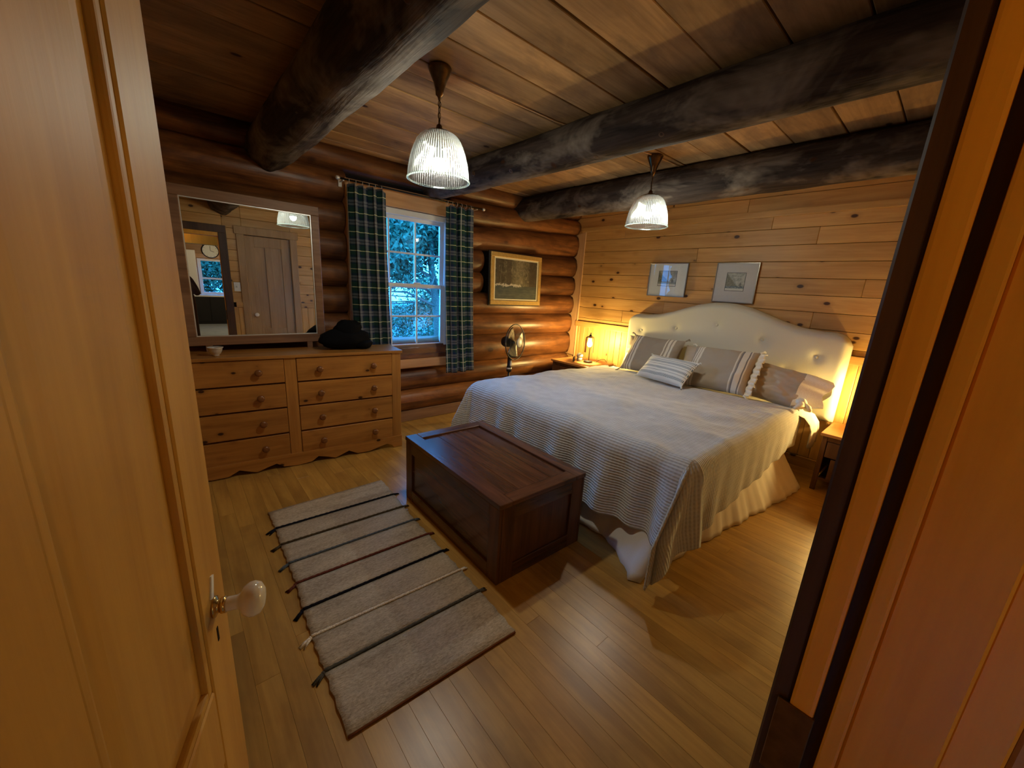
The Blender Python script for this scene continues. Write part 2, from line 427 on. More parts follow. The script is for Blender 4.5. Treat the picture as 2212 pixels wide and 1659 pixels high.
# chinking strip at the bottom, header and sill boards round the window
bb = mk('baseboard_back', box(XL, XB, YW - .028, YW + .01, 0, .125, .004), m_mirframe); tag(bb, kind='structure')
tr = mk('trim_1', box(1.25, 2.36, 3.715, 3.80, 2.175, 2.335, .004), m_trimx); tag(tr, kind='structure')
tr = mk('trim_2', box(1.24, 2.37, 3.70, 3.82, .715, .765, .006), m_log); tag(tr, kind='structure')
tr = mk('trim_3', box(1.25, 1.29, 3.705, 3.82, .765, 2.19, .004), m_trim); tag(tr, kind='structure')
tr = mk('trim_4', box(2.318, 2.358, 3.705, 3.82, .765, 2.19, .004), m_trim); tag(tr, kind='structure')
tr = mk('trim_5', box(1.27, 2.34, 3.69, 3.82, .615, .715, .03, 3), m_trimx); tag(tr, kind='structure')

# ---- window (double hung, six over six)
wi = mk('window_1', join_bm(box(1.29, 1.345, 3.735, 3.81, .77, 2.17, .004), box(2.262, 2.318, 3.735, 3.81, .77, 2.17, .004),
                            box(1.34, 2.265, 3.735, 3.81, 2.115, 2.17, .004), box(1.34, 2.265, 3.73, 3.81, .77, .83, .004)), m_white)
tag(wi, kind='structure'); WI = Vector(wi.location)
def ipart(name, vf_, mat, par=wi, off=WI):
    o = mk(name, vf_, mat, par); o.location = Vector(o.location) - off; return o
def sash(y, z0, z1):
    s = ipart('window_sash', join_bm(box(1.345, 1.385, y, y + .03, z0, z1, .003), box(2.222, 2.262, y, y + .03, z0, z1, .003),
              box(1.385, 2.222, y, y + .03, z1 - .035, z1, .003), box(1.385, 2.222, y, y + .03, z0, z0 + .04, .003)), m_white)
    so = Vector(s.location) + WI
    X = [1.385, 1.662, 1.942, 2.222]; zm = (z0 + z1) / 2
    for xm in X[1:3]: ipart('muntin', box(xm - .009, xm + .009, y + .006, y + .024, z0 + .04, z1 - .035, .002), m_white, s, so)
    ipart('muntin', box(1.385, 2.222, y + .0065, y + .0235, zm - .009, zm + .009, .002), m_white, s, so)
    for i in range(3):
        for (a, b) in ((z0 + .04, zm), (zm, z1 - .035)):
            ipart('pane', box(X[i] + .001, X[i + 1] - .001, y + .013, y + .0165, a + .001, b - .001), m_pane, s, so)
sash(3.772, 1.44, 2.115); sash(3.742, .83, 1.485)
ipart('sash_lock', box(1.90, 1.98, 3.735, 3.757, 1.485, 1.50, .003), m_white)

# ---- right wall: horizontal boards over vertical beadboard, scribed trim in the corner
wr = mk('wall_right', box(XB + .014, XB + .08, YH, YW + .1, 0, CZ + .03), m_dark); tag(wr, kind='structure'); WR = Vector(wr.location)
rb = random.Random(11)
zs = [1.105] + [1.155 + .148 * i for i in range(10)] + [CZ + .02]
for i in range(len(zs) - 1):
    cuts = [YF, YW]
    cuts += {0: [2.2], 1: [2.9], 2: [0.9, 2.35], 3: [1.7], 4: [2.6, .6], 5: [1.62], 6: [2.05], 7: [1.0], 8: [1.38, 3.0], 9: [1.62], 10: [2.4]}.get(i, [1.9])
    cuts = sorted(cuts)
    for a, b in zip(cuts[:-1], cuts[1:]):
        o = mk('wall_board', box(XB, XB + .014, a + .0006, b - .0006, zs[i] + .0015, zs[i + 1] - .0015, .0035), m_board, wr); o.location = Vector(o.location) - WR
y = YF
while y < YW - .02:
    o = mk('beadboard', box(XB, XB + .014, y + .001, min(y + .088, YW) - .001, .10, 1.035, .004), m_bead, wr); o.location = Vector(o.location) - WR
    y += .088
tr = mk('trim_6', box(XB - .022, XB + .002, YF, YW - .15, 1.03, 1.105, .006, 2), m_board); tag(tr, kind='structure')
bb = mk('baseboard_right', box(XB - .016, XB + .002, YF, YW - .02, 0, .10, .004), m_board); tag(bb, kind='structure')
poly = [(3.625, .60), (3.625, 2.30)]
edge = []
for k in range(2, 8):
    z0, z1 = zr[k], zr[k + 1]
    for j in range(9):
        a = PI * j / 8; zz = z0 + (z1 - z0) * (1 - math.cos(a)) / 2
        edge.append((3.80 - 0.075 * math.sin(a) ** .6 if 0 < j < 8 else 3.80, min(zz, 2.30)))
edge = [e for i, e in enumerate(edge) if i == 0 or e != edge[i - 1]]
tr = fixn(mk('trim_7', prism(poly + edge[::-1], XB - .012, XB - .001, 'YZ'), m_trim)); tag(tr, kind='structure')
tr = mk('trim_8', box(XB - .02, XB - .001, 3.612, 3.63, .1, 2.30, .003), m_trim); tag(tr, kind='structure')
tr = mk('trim_9', box(XB - .03, XB - .001, YF, 3.68, 2.30, 2.36, .008, 2), m_board); tag(tr, kind='structure')

# ---- left wall
wl = mk('wall_left', box(XL - .08, XL - .014, YH, YW + .1, 0, CZ + .03), m_dark); tag(wl, kind='structure'); WLo = Vector(wl.location)
for i in range(17):
    o = mk('wall_board', box(XL - .014, XL, YF, YW, .002 + .15 * i, .15 * (i + 1) - .002, .0035), m_board, wl); o.location = Vector(o.location) - WLo

# ---- front wall with the doorway we stand in and the closet door seen in the mirror
CL0, CL1, CLZ = 0.93, 1.52, 2.02
wf = mk('wall_front', join_bm(box(XL, JX0 - .06, YH + .014, YF - .014, 0, CZ + .03), box(JX1 + .06, CL0 - .02, YH + .014, YF - .014, 0, CZ + .03),
        box(CL1 + .02, XB + .08, YH + .014, YF - .014, 0, CZ + .03), box(JX0 - .06, JX1 + .06, YH + .014, YF - .014, 2.06, CZ + .03),
        box(CL0 - .02, CL1 + .02, YH + .014, YF - .014, CLZ + .02, CZ + .03)), m_dark); tag(wf, kind='structure'); WF = Vector(wf.location)
def fpart(n, v, m):
    o = mk(n, v, m, wf); o.location = Vector(o.location) - WF; return o
zf = [1.05 + .15 * i for i in range(11)]
for i in range(10):
    z0, z1 = zf[i] + .0015, min(zf[i + 1] - .0015, CZ)
    for a, b, zt in ((XL, JX0 - .06, 9), (JX1 + .06, CL0 - .02, CLZ + .02), (CL1 + .02, 2.9, CLZ + .02), (2.9, XB, 9)):
        fpart('wall_board', box(a + .001, b - .001, YF - .014, YF, z0, z1, .0035), m_board_x)
    if z0 > 2.05: fpart('wall_board', box(JX0 - .06, JX1 + .06, YF - .014, YF, z0, z1, .0035), m_board_x)
    if z0 > 2.0: fpart('wall_board', box(CL0 - .02, CL1 + .02, YF - .014, YF, z0, z1, .0035), m_board_x)
for a, b in ((XL, JX0 - .06), (JX1 + .06, CL0 - .02), (CL1 + .02, XB)):
    x = a
    while x < b - .01:
        fpart('beadboard', box(x + .001, min(x + .09, b) - .001, YF - .014, YF, .1, .985, .004), m_bead_x); x += .09
for nm, a, b in (('trim_10', JX1 + .13, CL0 - .10), ('trim_11', CL1 + .10, XB - .03)):
    tr = mk(nm, box(a, b, YF, YF + .022, .985, 1.06, .006, 2), m_board_x); tag(tr, kind='structure')
# closet door
dr2 = mk('door_2', join_bm(box(CL0, CL0 + .12, .005, .04, .01, CLZ, .003), box(CL1 - .12, CL1, .005, .04, .01, CLZ, .003), box((CL0 + CL1) / 2 - .045, (CL0 + CL1) / 2 + .045, .005, .04, .2, CLZ - .14, .003),
        box(CL0 + .12, CL1 - .12, .005, .04, CLZ - .15, CLZ, .003), box(CL0 + .12, CL1 - .12, .005, .04, .01, .24, .003), box(CL0 + .12, CL1 - .12, .006, .039, .50, .66, .003)), m_closet); tag(dr2, kind='structure'); D2 = Vector(dr2.location)
for a, b in ((CL0 + .12, (CL0 + CL1) / 2 - .045), ((CL0 + CL1) / 2 + .045, CL1 - .12)):
    for z0, z1 in ((.24, .50), (.66, CLZ - .15)):
        o = mk('door_panel', box(a - .004, b + .004, .013, .026, z0 - .004, z1 + .004, .004), m_closet, dr2); o.location = Vector(o.location) - D2
o = mk('door_knob', lathe([(.012, 0), (.012, .03), (.026, .04), (.031, .055), (.026, .07), (.010, .078)], 20, 'Y', (CL0 + .07, .042, .87)), m_porc, dr2, True); o.scale = (1, -.5, 1); o.location = Vector(o.location) - D2; o.location.y = .061 - D2.y
for nm, v in (('trim_12', box(CL0 - .10, CL0 - .004, YF, YF + .02, 0, CLZ + .01, .004)), ('trim_13', box(CL1 + .004, CL1 + .10, YF, YF + .02, 0, CLZ + .01, .004)), ('trim_14', box(CL0 - .12, CL1 + .12, YF, YF + .022, CLZ + .01, CLZ + .12, .004)),
              ('trim_15', box(CL0 - .02, CL0 - .001, -.10, YF, 0, CLZ + .02)), ('trim_16', box(CL1 + .001, CL1 + .02, -.10, YF, 0, CLZ + .02))):
    tr = mk(nm, v, m_closet); tag(tr, kind='structure')
# light switch
t = mk('light_switch', box(.745, .825, YF + .001, YF + .008, 1.215, 1.345, .003, 2), m_white); tag(t, 'white light switch plate on the pine wall beside the closet door, seen in the mirror', 'light switch')
o = mk('toggle', box(.779, .791, YF + .008, YF + .022, 1.268, 1.292, .002), m_white, t); o.location = Vector(o.location) - Vector(t.location)

# ---- doorway frame: layered jamb on the right, header, hinge side
HZ = 1.97
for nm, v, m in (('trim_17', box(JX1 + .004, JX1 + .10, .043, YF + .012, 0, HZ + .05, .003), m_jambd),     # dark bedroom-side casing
                 ('trim_18', box(JX1, JX1 + .06, .0145, .0425, 0, HZ, .004, 2), m_jamb),
                 ('trim_19', box(JX1 + .035, JX1 + .06, -.002, .016, 0, HZ), m_jambd),  # groove floor coloured dark to stand in for the rabbet's shadow
                 ('trim_20', box(JX1, JX1 + .06, -.0205, -.001, 0, HZ, .003, 2), m_jamb),
                 ('trim_21', box(JX1 + .006, JX1 + .06, -.098, -.0205, 0, HZ, .003), m_jamb),
                 ('trim_22', box(JX1 + .02, JX1 + .12, -.14, -.098, 0, HZ + .05, .003), m_jamb),
                 ('trim_23', box(JX0 - .06, JX0, -.12, YF, 0, HZ, .003), m_jamb),
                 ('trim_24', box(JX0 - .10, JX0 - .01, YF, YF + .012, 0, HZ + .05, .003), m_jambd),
                 ('trim_25', box(JX0 - .06, JX1 + .06, -.12, YF, HZ, HZ + .09, .003), m_jamb),
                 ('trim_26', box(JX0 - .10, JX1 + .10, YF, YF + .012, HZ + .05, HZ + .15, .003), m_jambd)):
    tr = mk(nm, v, m); tag(tr, kind='structure')
sp = mk('strike_plate', box(JX1 - .003, JX1 + .003, .012, .056, .80, .935, .001), m_bronze); tag(sp, 'dark metal strike plate low on the right door jamb', 'strike plate')

# ---- open bedroom door on the left (leaf in its own frame: x along leaf from hinge to free edge, y = visible face outward)
HX, HY, FXx, FYy = -0.24, 0.06, 0.017, 0.835
LW = math.hypot(FXx - HX, FYy - HY); ang = math.atan2(FYy - HY, FXx - HX)
dr = bpy.data.objects.new('door_1', None); dr.location = (HX, HY, 0); dr.rotation_euler = (0, 0, ang); link(dr); tag(dr, kind='structure')
T0, T1 = 0.0, 0.04    # thickness: visible face is local -y (towards +X side of room)
def dpart(n, v, m=m_door, s=False): return mk(n, v, m, dr, s)
for a, b in ((LW - .112, LW), (0, .112)): dpart('stile', box(a, b, T0, T1, .01, 2.0, .003))
dpart('mid_stile', box(LW - .475, LW - .385, T0 + .0005, T1 - .0005, .22, 1.88, .003))
for z0, z1 in ((.01, .22), (.60, .77), (1.86, 2.0)): dpart('rail', box(.112, LW - .112, T0 + .0002, T1 - .0002, z0, z1, .003))
for a, b in ((LW - .385, LW - .112), (.112, LW - .475)):
    for z0, z1 in ((.22, .60), (.77, 1.86)):
        bm = bmesh.new()
        ins = .055
        v = [bm.verts.new(p) for p in ((a, .016, z0), (b, .016, z0), (b, .016, z1), (a, .016, z1), (a + ins, .009, z0 + ins), (b - ins, .009, z0 + ins), (b - ins, .009, z1 - ins), (a + ins, .009, z1 - ins),
                                       (a, .026, z0), (b, .026, z0), (b, .026, z1), (a, .026, z1))]
        for q in ((0, 1, 5, 4), (1, 2, 6, 5), (2, 3, 7, 6), (3, 0, 4, 7), (4, 5, 6, 7), (8, 11, 10, 9), (0, 8, 9, 1), (1, 9, 10, 2), (2, 10, 11, 3), (3, 11, 8, 0)): bm.faces.new([v[i] for i in q])
        bmesh.ops.recalc_face_normals(bm, faces=bm.faces)
        dpart('door_panel', bm)
        # bead moulding round the panel
        dpart('moulding', join_bm(box(b - .016, b, .003, .016, z0, z1, .004, 2), box(a, a + .016, .003, .016, z0, z1, .004, 2), box(a + .016, b - .016, .003, .016, z1 - .016, z1, .004, 2), box(a + .016, b - .016, .003, .016, z0, z0 + .016, .004, 2)))
kx, kz = LW - .062, .905
kn = dpart('door_knob', lathe([(.011, .018), (.0125, .022), (.0125, .036), (.016, .042), (.025, .047), (.0305, .056), (.031, .064), (.027, .073), (.017, .079), (.004, .081)], 28, 'Y', (kx, 0, kz)), m_porc, True)
KL = Vector(kn.location)
o = mk('collar', lathe([(.0185, 0.0), (.0185, .004), (.012, .006), (.012, .011), (.0145, .012), (.0145, .019), (.011, .0195)], 24, 'Y', (kx, 0, kz)), m_brass, kn, True); o.location = Vector(o.location) - KL
o = mk('keyhole', box(kx - .004, kx + .004, -.001, .003, kz - .075, kz - .045, .001), m_dark, dr)
sl = dpart('label_strip', bm_rot(box(kx - .006, kx + .006, -.0025, 0.0, kz + .022, kz + .062), 0.35, 'Y', (kx, 0, kz + .04)), m_white); sl['label'] = 'small white strip above the knob'

# ------------------------------------------------------------------ dresser (local: x<0 goes left from the right end, y>0 goes to the wall)
D = thing('dresser', 'wide honey pine dresser with eight drawers and a scalloped base under the mirror', 'dresser', (1.5, 3.20, 0), math.radians(-5.4))
DL = -1.72; DD = .335
mk('dresser_top', box(DL - .015, .012, -.018, DD, .886, .911, .006, 2), m_dresser, D)
for a, b in ((-.025, 0), (DL, DL + .025)): mk('side_panel', box(a, b, .002, DD - .005, .06, .886), m_dresserv, D)
mk('back_panel', box(DL + .025, -.025, DD - .015, DD - .005, .08, .886), m_darkwood, D)
mk('carcass', box(DL + .025, -.025, .03, DD - .015, .09, .884), m_darkwood, D)
for a, b in ((-.078, 0), (-.903, -.823), (DL, DL + .078)): mk('stile', box(a, b, -.001, .03, .10, .886, .002), m_dresserv, D)
zd = [(.697, .884), (.500, .690), (.290, .493), (.098, .283)]
rd = random.Random(4)
for (a, b) in ((-.820, -.081), (-1.639, -.906)):
    for i, (z0, z1) in enumerate(zd):
        pr = rd.uniform(-.005, .001)
        d = mk('drawer', box(a, b, pr - .002, .03, z0 + .003, z1 - .003, .003), m_dresser, D)
        for kx_ in (b - .165, a + .158):
            q = mk('drawer_knob', lathe([(.014, 0), (.012, .014), (.021, .022), (.026, .031), (.024, .040), (.014, .045), (.003, .045)], 20, 'Y', (kx_, pr - .002, (z0 + z1) / 2)), m_knobw, d, True)
            q.location = Vector(q.location) - Vector(d.location)
pts = [(0, .108), (0, .004), (-.075, .004)]
prof = [(-.095, .03), (-.14, .05), (-.20, .035), (-.30, .01), (-.40, .012), (-.47, .05), (-.52, .03), (-.58, .008), (-.64, .03), (-.71, .05), (-.76, .015), (-.86, .004)]
pts += prof + [(-1.72 - a, b) for a, b in prof[::-1][1:]] + [(-1.645, .004), (-1.72, .004), (-1.72, .108)]
fixn(mk('scalloped_base', prism([(a, b) for a, b in pts], -.016, .004, 'XZ'), m_dresser, D))
for a in (-.04, DL + .04): mk('foot', box(a - .03, a + .03, DD - .07, DD - .01, 0, .08), m_dresserv, D)

# mirror over the dresser
Mi = thing('wall_mirror', 'large mirror in a plain brown wooden frame standing behind the dresser', 'mirror', (.525, 3.585, .911))
mk('mirror_pane', box(-.42, .42, .013, .018, .10, 1.07), m_mirror, Mi)
for nm, v in (('frame_rail', box(-.465, .465, 0, .025, .046, .112, .004)), ('frame_rail', box(-.465, .465, 0, .025, 1.06, 1.13, .004)), ('frame_stile', box(-.465, -.405, .0005, .0245, .112, 1.06, .004)), ('frame_stile', box(.405, .465, .0005, .0245, .112, 1.06, .004)),
              ('mirror_post', box(-.36, -.32, .003, .023, 0, .047)), ('mirror_post', box(.32, .36, .003, .023, 0, .047)), ('back_panel', box(-.44, .44, .019, .026, .08, 1.1))):
    mk(nm, v, m_mirframe, Mi)
for a, b, c_, d_ in ((-.405, -.399, .11, 1.06), (.399, .405, .11, 1.06)): mk('bead', box(a, b, .004, .012, c_, d_), m_silver, Mi)
for z in (.112, 1.054): mk('bead', box(-.399, .399, .004, .012, z, z + .006), m_silver, Mi)

# hat and bowl on the dresser
def blob(c, r, nz_=.08, seed=0, nu=24, nv=16, flat=0.0):
    V, F = [], []
    for i in range(nv + 1):
        th = PI * i / nv
        for j in range(nu):
            a = 2 * PI * j / nu; d = Vector((math.sin(th) * math.cos(a), math.sin(th) * math.sin(a), math.cos(th)))
            k_ = 1 + nz_ * noise.noise(d * 1.8 + Vector((seed, seed, 0))) + nz_ * .5 * noise.noise(d * 5 + Vector((seed, 0, seed)))
            z = d.z * r[2] * k_
            V.append((c[0] + d.x * r[0] * k_, c[1] + d.y * r[1] * k_, c[2] + max(z, -flat if flat else -9)))
    for i in range(nv):
        for j in range(nu): F.append((i * nu + j, i * nu + (j + 1) % nu, (i + 1) * nu + (j + 1) % nu, (i + 1) * nu + j))
    return V, F
ht = mk('hat', merge(blob((0, 0, .085), (.205, .115, .092), .18, 2, flat=.083), blob((.025, .0, .165), (.115, .085, .080), .20, 5), blob((.13, -.045, .04), (.085, .07, .04), .12, 9, flat=.038)), m_hat, None, True)
ht.location = (1.10, 3.42, .911 + .125); tag(ht, 'black felt hat lying in a soft heap on the right of the dresser', 'hat')
bw = mk('small_bowl', lathe([(.016, 0), (.022, .004), (.020, .010), (.030, .018), (.040, .040), (.043, .056), (.049, .062), (.047, .064), (.039, .052), (.028, .022), (.004, .016)], 28, 'Z', (0, 0, 0), True), m_silver, None, True)
bw.location = (.205, 3.395, .911 + .032); tag(bw, 'small silvery footed bowl on the left of the dresser in front of the mirror', 'bowl')

# ------------------------------------------------------------------ curtains
def tartan():
    s = NT('tartan_cloth'); uv = s.add('ShaderNodeUVMap').outputs[0]; sp_ = s.add('ShaderNodeSeparateXYZ'); s.L(uv, sp_.inputs[0])
    res = {}
    def band(u, per, cen, hw):
        f = s.math('FRACT', s.math('DIVIDE', u, per)); return s.math('LESS_THAN', s.math('ABSOLUTE', s.math('SUBTRACT', f, cen)), hw)
    cols = []
    base = s.mix(s.math('GREATER_THAN', s.math('FRACT', s.math('DIVIDE', sp_.outputs[1], .155)), .5), (0.022, 0.060, 0.050), (0.014, 0.026, 0.075))
    base2 = s.mix(s.math('GREATER_THAN', s.math('FRACT', s.math('DIVIDE', sp_.outputs[0], .155)), .5), (0.024, 0.062, 0.052), (0.014, 0.028, 0.078))
    col = s.mix(.5, base, base2)
    for ax, per in ((0, .155), (1, .155)):
        u = sp_.outputs[ax]
        for cen in (.64, .80): col = s.mix(s.math('MULTIPLY', band(u, per, cen, .06), .30), col, (.34, .35, .36))
        col = s.mix(s.math('MULTIPLY', band(u, per, .72, .012), .6), col, (.01, .012, .02))
    for ax in (0, 1): col = s.mix(s.math('MULTIPLY', band(sp_.outputs[ax], .155, .22, .022), .8), col, (.62, .66, .40) if ax else (.62, .64, .56))
    s.L(col, s.b.inputs['Base Color']); s.b.inputs['Roughness'].default_value = .9; s.b.inputs['Specular IOR Level'].default_value = .1
    wv = s.noise(s.scale(s.objco(), (300, 300, 600)), 1.0, 1); s.bump(wv, .15, .002)
    return s.m
m_tart = tartan()
def curtain(x0t, x1t, x0b, x1b, y, z0, z1, folds, amp, label, seed, rightward=True):
    nu, nv = 110, 40; V = []; UV = []
    wcloth = (x1t - x0t) * 2.0
    for i in range(nu):
        u = i / (nu - 1)
        for j in range(nv):
            v = j / (nv - 1); z = z1 + (z0 - z1) * v
            xa = x0t * (1 - v ** 1.5) + x0b * v ** 1.5; xb = x1t * (1 - v ** 1.5) + x1b * v ** 1.5
            ph = u * folds * 2 * PI + 0.5 * math.sin(v * 2 + seed)
            aa = amp * (0.75 + .35 * math.sin(u * 9 + seed)) * (1 - .25 * v)
            V.append((xa + (xb - xa) * u + .012 * math.sin(ph * 2 + seed), y + aa * math.sin(ph) + .01 * math.sin(u * 5 + v * 3), z - .012 * (1 + math.cos(ph)) * (1 if v == 0 else 0)))
            UV.append((u * wcloth, z))
    F = grid_faces(nu, nv)
    o = mk('curtain', (V, F), m_tart, None, True); uvmap(o, UV)
    sm = o.modifiers.new('thickness', 'SOLIDIFY'); sm.thickness = .002
    tag(o, label, 'curtain', 'plaid curtains at the window'); return o
c1 = curtain(1.235, 1.545, 1.25, 1.60, 3.59, .50, 2.275, 4, .040, 'dark green and navy plaid curtain on the left of the window, behind the dresser end', 1)
c2 = curtain(2.195, 2.50, 2.235, 2.60, 3.61, .545, 2.275, 3, .036, 'dark green and navy plaid curtain on the right of the window, hanging full length', 4)
rod = thing('curtain_rod', 'thin black curtain rod with silvery brackets above the window', 'curtain rod', (0, 0, 0))
mk('rod', tube([(1.17, 3.62, 2.30), (2.66, 3.62, 2.30)], .008, 10), m_blackm, rod, True)
for x_ in (1.165, 2.665): mk('finial', lathe([(.008, -.02), (.016, -.012), (.017, 0), (.012, .012), (.003, .02)], 12, 'X', (x_, 3.62, 2.30)), m_silver, rod, True)
for x_ in (1.21, 2.58): mk('bracket', join_bm(box(x_ - .006, x_ + .006, 3.62, 3.72, 2.283, 2.292), box(x_ - .015, x_ + .015, 3.71, 3.73, 2.25, 2.33, .002)), m_silver, rod)
for c_, (a, b) in ((c1, (1.25, 1.53)), (c2, (2.21, 2.49))):
    for i in range(6):
        xx = a + (b - a) * i / 5
        q = mk('curtain_ring', tube([(xx, 3.62 + .017 * math.cos(t_), 2.292 + .019 * math.sin(t_)) for t_ in np.linspace(0, 2 * PI, 12, endpoint=False)], .0022, 5, True), m_silver, c_, True)
        q.location = Vector(q.location) - Vector(c_.location)

# ------------------------------------------------------------------ pictures
def forest():
    s = NT('snowy_forest_print'); co = s.add('ShaderNodeTexCoord').outputs['Generated']; sp_ = s.add('ShaderNodeSeparateXYZ'); s.L(co, sp_.inputs[0])
    X, Z = sp_.outputs[0], sp_.outputs[2]
    n1 = s.noise(s.scale(co, (9, 1, 6)), 1.3, 8, .7, 1.5); n2 = s.noise(s.scale(co, (14, 1, 2.2)), 1.0, 6, .65, .8)
    c = s.ramp(n1, [(.33, (.025, .022, .015)), (.5, (.10, .085, .055)), (.66, (.28, .25, .17))])
    c = s.mix(s.ramp(n2, [(.40, .85), (.50, 0)]), c, (.05, .04, .025))
    lightc = s.math('SUBTRACT', 1.0, s.math('ABSOLUTE', s.math('MULTIPLY', s.math('SUBTRACT', X, .56), 3.4)), clamp=True)
    c = s.mix(s.math('MULTIPLY', lightc, s.math('MULTIPLY', n1, .75)), c, (.42, .37, .22))
    for cx_, hw in ((.32, .055), (.90, .09), (.06, .03)):
        tr_ = s.math('LESS_THAN', s.math('ABSOLUTE', s.math('SUBTRACT', s.math('ADD', X, s.math('MULTIPLY', s.math('SUBTRACT', n1, .5), .06)), cx_)), hw)
        c = s.mix(s.math('MULTIPLY', tr_, .8), c, (.075, .06, .04))
    g = s.math('LESS_THAN', Z, s.math('ADD', .34, s.math('MULTIPLY', s.math('SUBTRACT', n2, .5), .05)))
    gc = s.ramp(s.noise(s.scale(co, (4, 1, 16)), 1.5, 4), [(.4, (.06, .075, .07)), (.7, (.11, .12, .095))])
    c = s.mix(g, c, gc)
    sn = s.math('LESS_THAN', s.math('ABSOLUTE', s.math('SUBTRACT', Z, s.math('ADD', .35, s.math('MULTIPLY', s.math('SUBTRACT', n1, .5), .25)))), .022)
    c = s.mix(s.math('MULTIPLY', s.math('MULTIPLY', sn, s.math('LESS_THAN', X, .62)), .75), c, (.62, .57, .46))
    s.L(c, s.b.inputs['Base Color']); s.b.inputs['Roughness'].default_value = .35
    return s.m
def seaprint(seed, dark, blue):
    s = NT('small_landscape_print'); co = s.add('ShaderNodeTexCoord').outputs['Generated']; sp_ = s.add('ShaderNodeSeparateXYZ'); s.L(co, sp_.inputs[0])
    Y, Z = sp_.outputs[1], sp_.outputs[2]
    of = s.add('ShaderNodeVectorMath', operation='ADD'); of.inputs[1].default_value = (seed, seed, seed); s.L(co, of.inputs[0])
    n = s.noise(s.scale(of.outputs[0], (1, 5, 6)), 1.4, 6, .6, .5)
    c = s.ramp(n, [(.35, (.30, .30, .25)), (.65, (.60, .58, .48))])
    # left side of the print is +Y
    hill = s.math('LESS_THAN', Z, s.math('ADD', s.math('MULTIPLY', s.math('SUBTRACT', Y, .30), 1.15), s.math('MULTIPLY', n, .35)))
    c = s.mix(s.math('MULTIPLY', hill, .8), c, s.ramp(s.noise(s.scale(of.outputs[0], (1, 14, 14)), 1.0, 5), [(.4, dark), (.6, (.26, .24, .15))]))
    sea = s.math('LESS_THAN', Z, s.math('ADD', .24, s.math('MULTIPLY', n, .05)))
    c = s.mix(sea, c, s.ramp(s.noise(s.scale(of.outputs[0], (1, 7, 22)), 1.0, 4), [(.42, blue), (.62, (.42, .43, .38))]))
    sail = s.math('LESS_THAN', s.math('ADD', s.math('ABSOLUTE', s.math('MULTIPLY', s.math('SUBTRACT', Y, .20), 2.2)), s.math('ABSOLUTE', s.math('SUBTRACT', Z, .34))), .15)
    c = s.mix(s.math('MULTIPLY', sail, .7), c, (.12, .13, .13))
    c = s.mix(s.math('LESS_THAN', Z, .13), c, (.72, .70, .60))
    s.L(c, s.b.inputs['Base Color']); s.b.inputs['Roughness'].default_value = .5
    return s.m
m_gold = plain('gold_frame_paint', (.62, .40, .12), .35, metal=.35, nz=.08)
m_liner = plain('cream_liner', (.80, .72, .48), .6)
m_matg = plain('grey_mat_board', (.66, .62, .58), .8, nz=.02); m_matg2 = plain('pale_mat_board', (.78, .78, .72), .8, nz=.02)
m_pg = glasslike('picture_glass', (.98, .98, .98), gloss=.0, fk=.6)
P = thing('framed_painting', 'gold-framed snowy forest picture on the log wall between window and corner', 'painting', (3.255, 3.695, 1.60))
hw, hh = .41, .30; fw = .052
for nm, v in (('frame_side', box(-hw, hw, -.022, .004, hh - fw, hh, .004)), ('frame_side', box(-hw, hw, -.022, .004, -hh, -hh + fw, .004)), ('frame_side', box(-hw, -hw + fw, -.0218, .004, -hh + fw, hh - fw, .004)), ('frame_side', box(hw - fw, hw, -.0218, .004, -hh + fw, hh - fw, .004))):
    mk(nm, v, m_gold, P)
mk('backing', box(-hw - .012, hw + .012, .004, .022, -hh - .012, hh + .012, .002), m_black, P)
l2 = fw; l3 = fw + .018
mk('liner', join_bm(box(-hw + l2, hw - l2, -.012, .0, hh - l3, hh - l2), box(-hw + l2, hw - l2, -.012, .0, -hh + l2, -hh + l3), box(-hw + l2, -hw + l3, -.012, .0, -hh + l3, hh - l3), box(hw - l3, hw - l2, -.012, .0, -hh + l3, hh - l3)), m_liner, P)
mk('picture', box(-hw + l3, hw - l3, -.008, .002, -hh + l3, hh - l3), forest(), P)
P.rotation_euler = (math.radians(-2.0), 0, 0)
def small_frame(yc, zc, w_, h_, label, m_mat, pm, pw, ph, pdz, m_fr):
    r = thing('framed_print', label, 'picture', (XB - .001, yc, zc), 0, None)
    f_ = .009
    for v in (box(-.028, -.002, -w_ / 2, w_ / 2, h_ / 2 - f_, h_ / 2, .002), box(-.028, -.002, -w_ / 2, w_ / 2, -h_ / 2, -h_ / 2 + f_, .002), box(-.0278, -.002, -w_ / 2, -w_ / 2 + f_, -h_ / 2 + f_, h_ / 2 - f_, .002), box(-.0278, -.002, w_ / 2 - f_, w_ / 2, -h_ / 2 + f_, h_ / 2 - f_, .002)):
        mk('frame_side', v, m_fr, r)
    mk('mat_board', box(-.018, -.006, -w_ / 2 + f_, w_ / 2 - f_, -h_ / 2 + f_, h_ / 2 - f_), m_mat, r)
    mk('print_border', box(-.0188, -.017, -pw / 2 - .004, pw / 2 + .004, pdz - ph / 2 - .004, pdz + ph / 2 + .004), m_black, r)
    mk('picture', box(-.0195, -.0165, -pw / 2, pw / 2, pdz - ph / 2, pdz + ph / 2), pm, r)
    mk('glass', box(-.0235, -.022, -w_ / 2 + f_, w_ / 2 - f_, -h_ / 2 + f_, h_ / 2 - f_), m_pg, r)
    return r
m_ffr = plain('pewter_frame', (.30, .27, .22), .3, metal=.8)
f1 = small_frame(2.345, 1.70, .465, .375, 'framed landscape print in a pale mat, the left of the two above the headboard', m_matg2, seaprint(3.3, (.09, .09, .05), (.25, .28, .26)), .215, .165, .015, m_ffr)
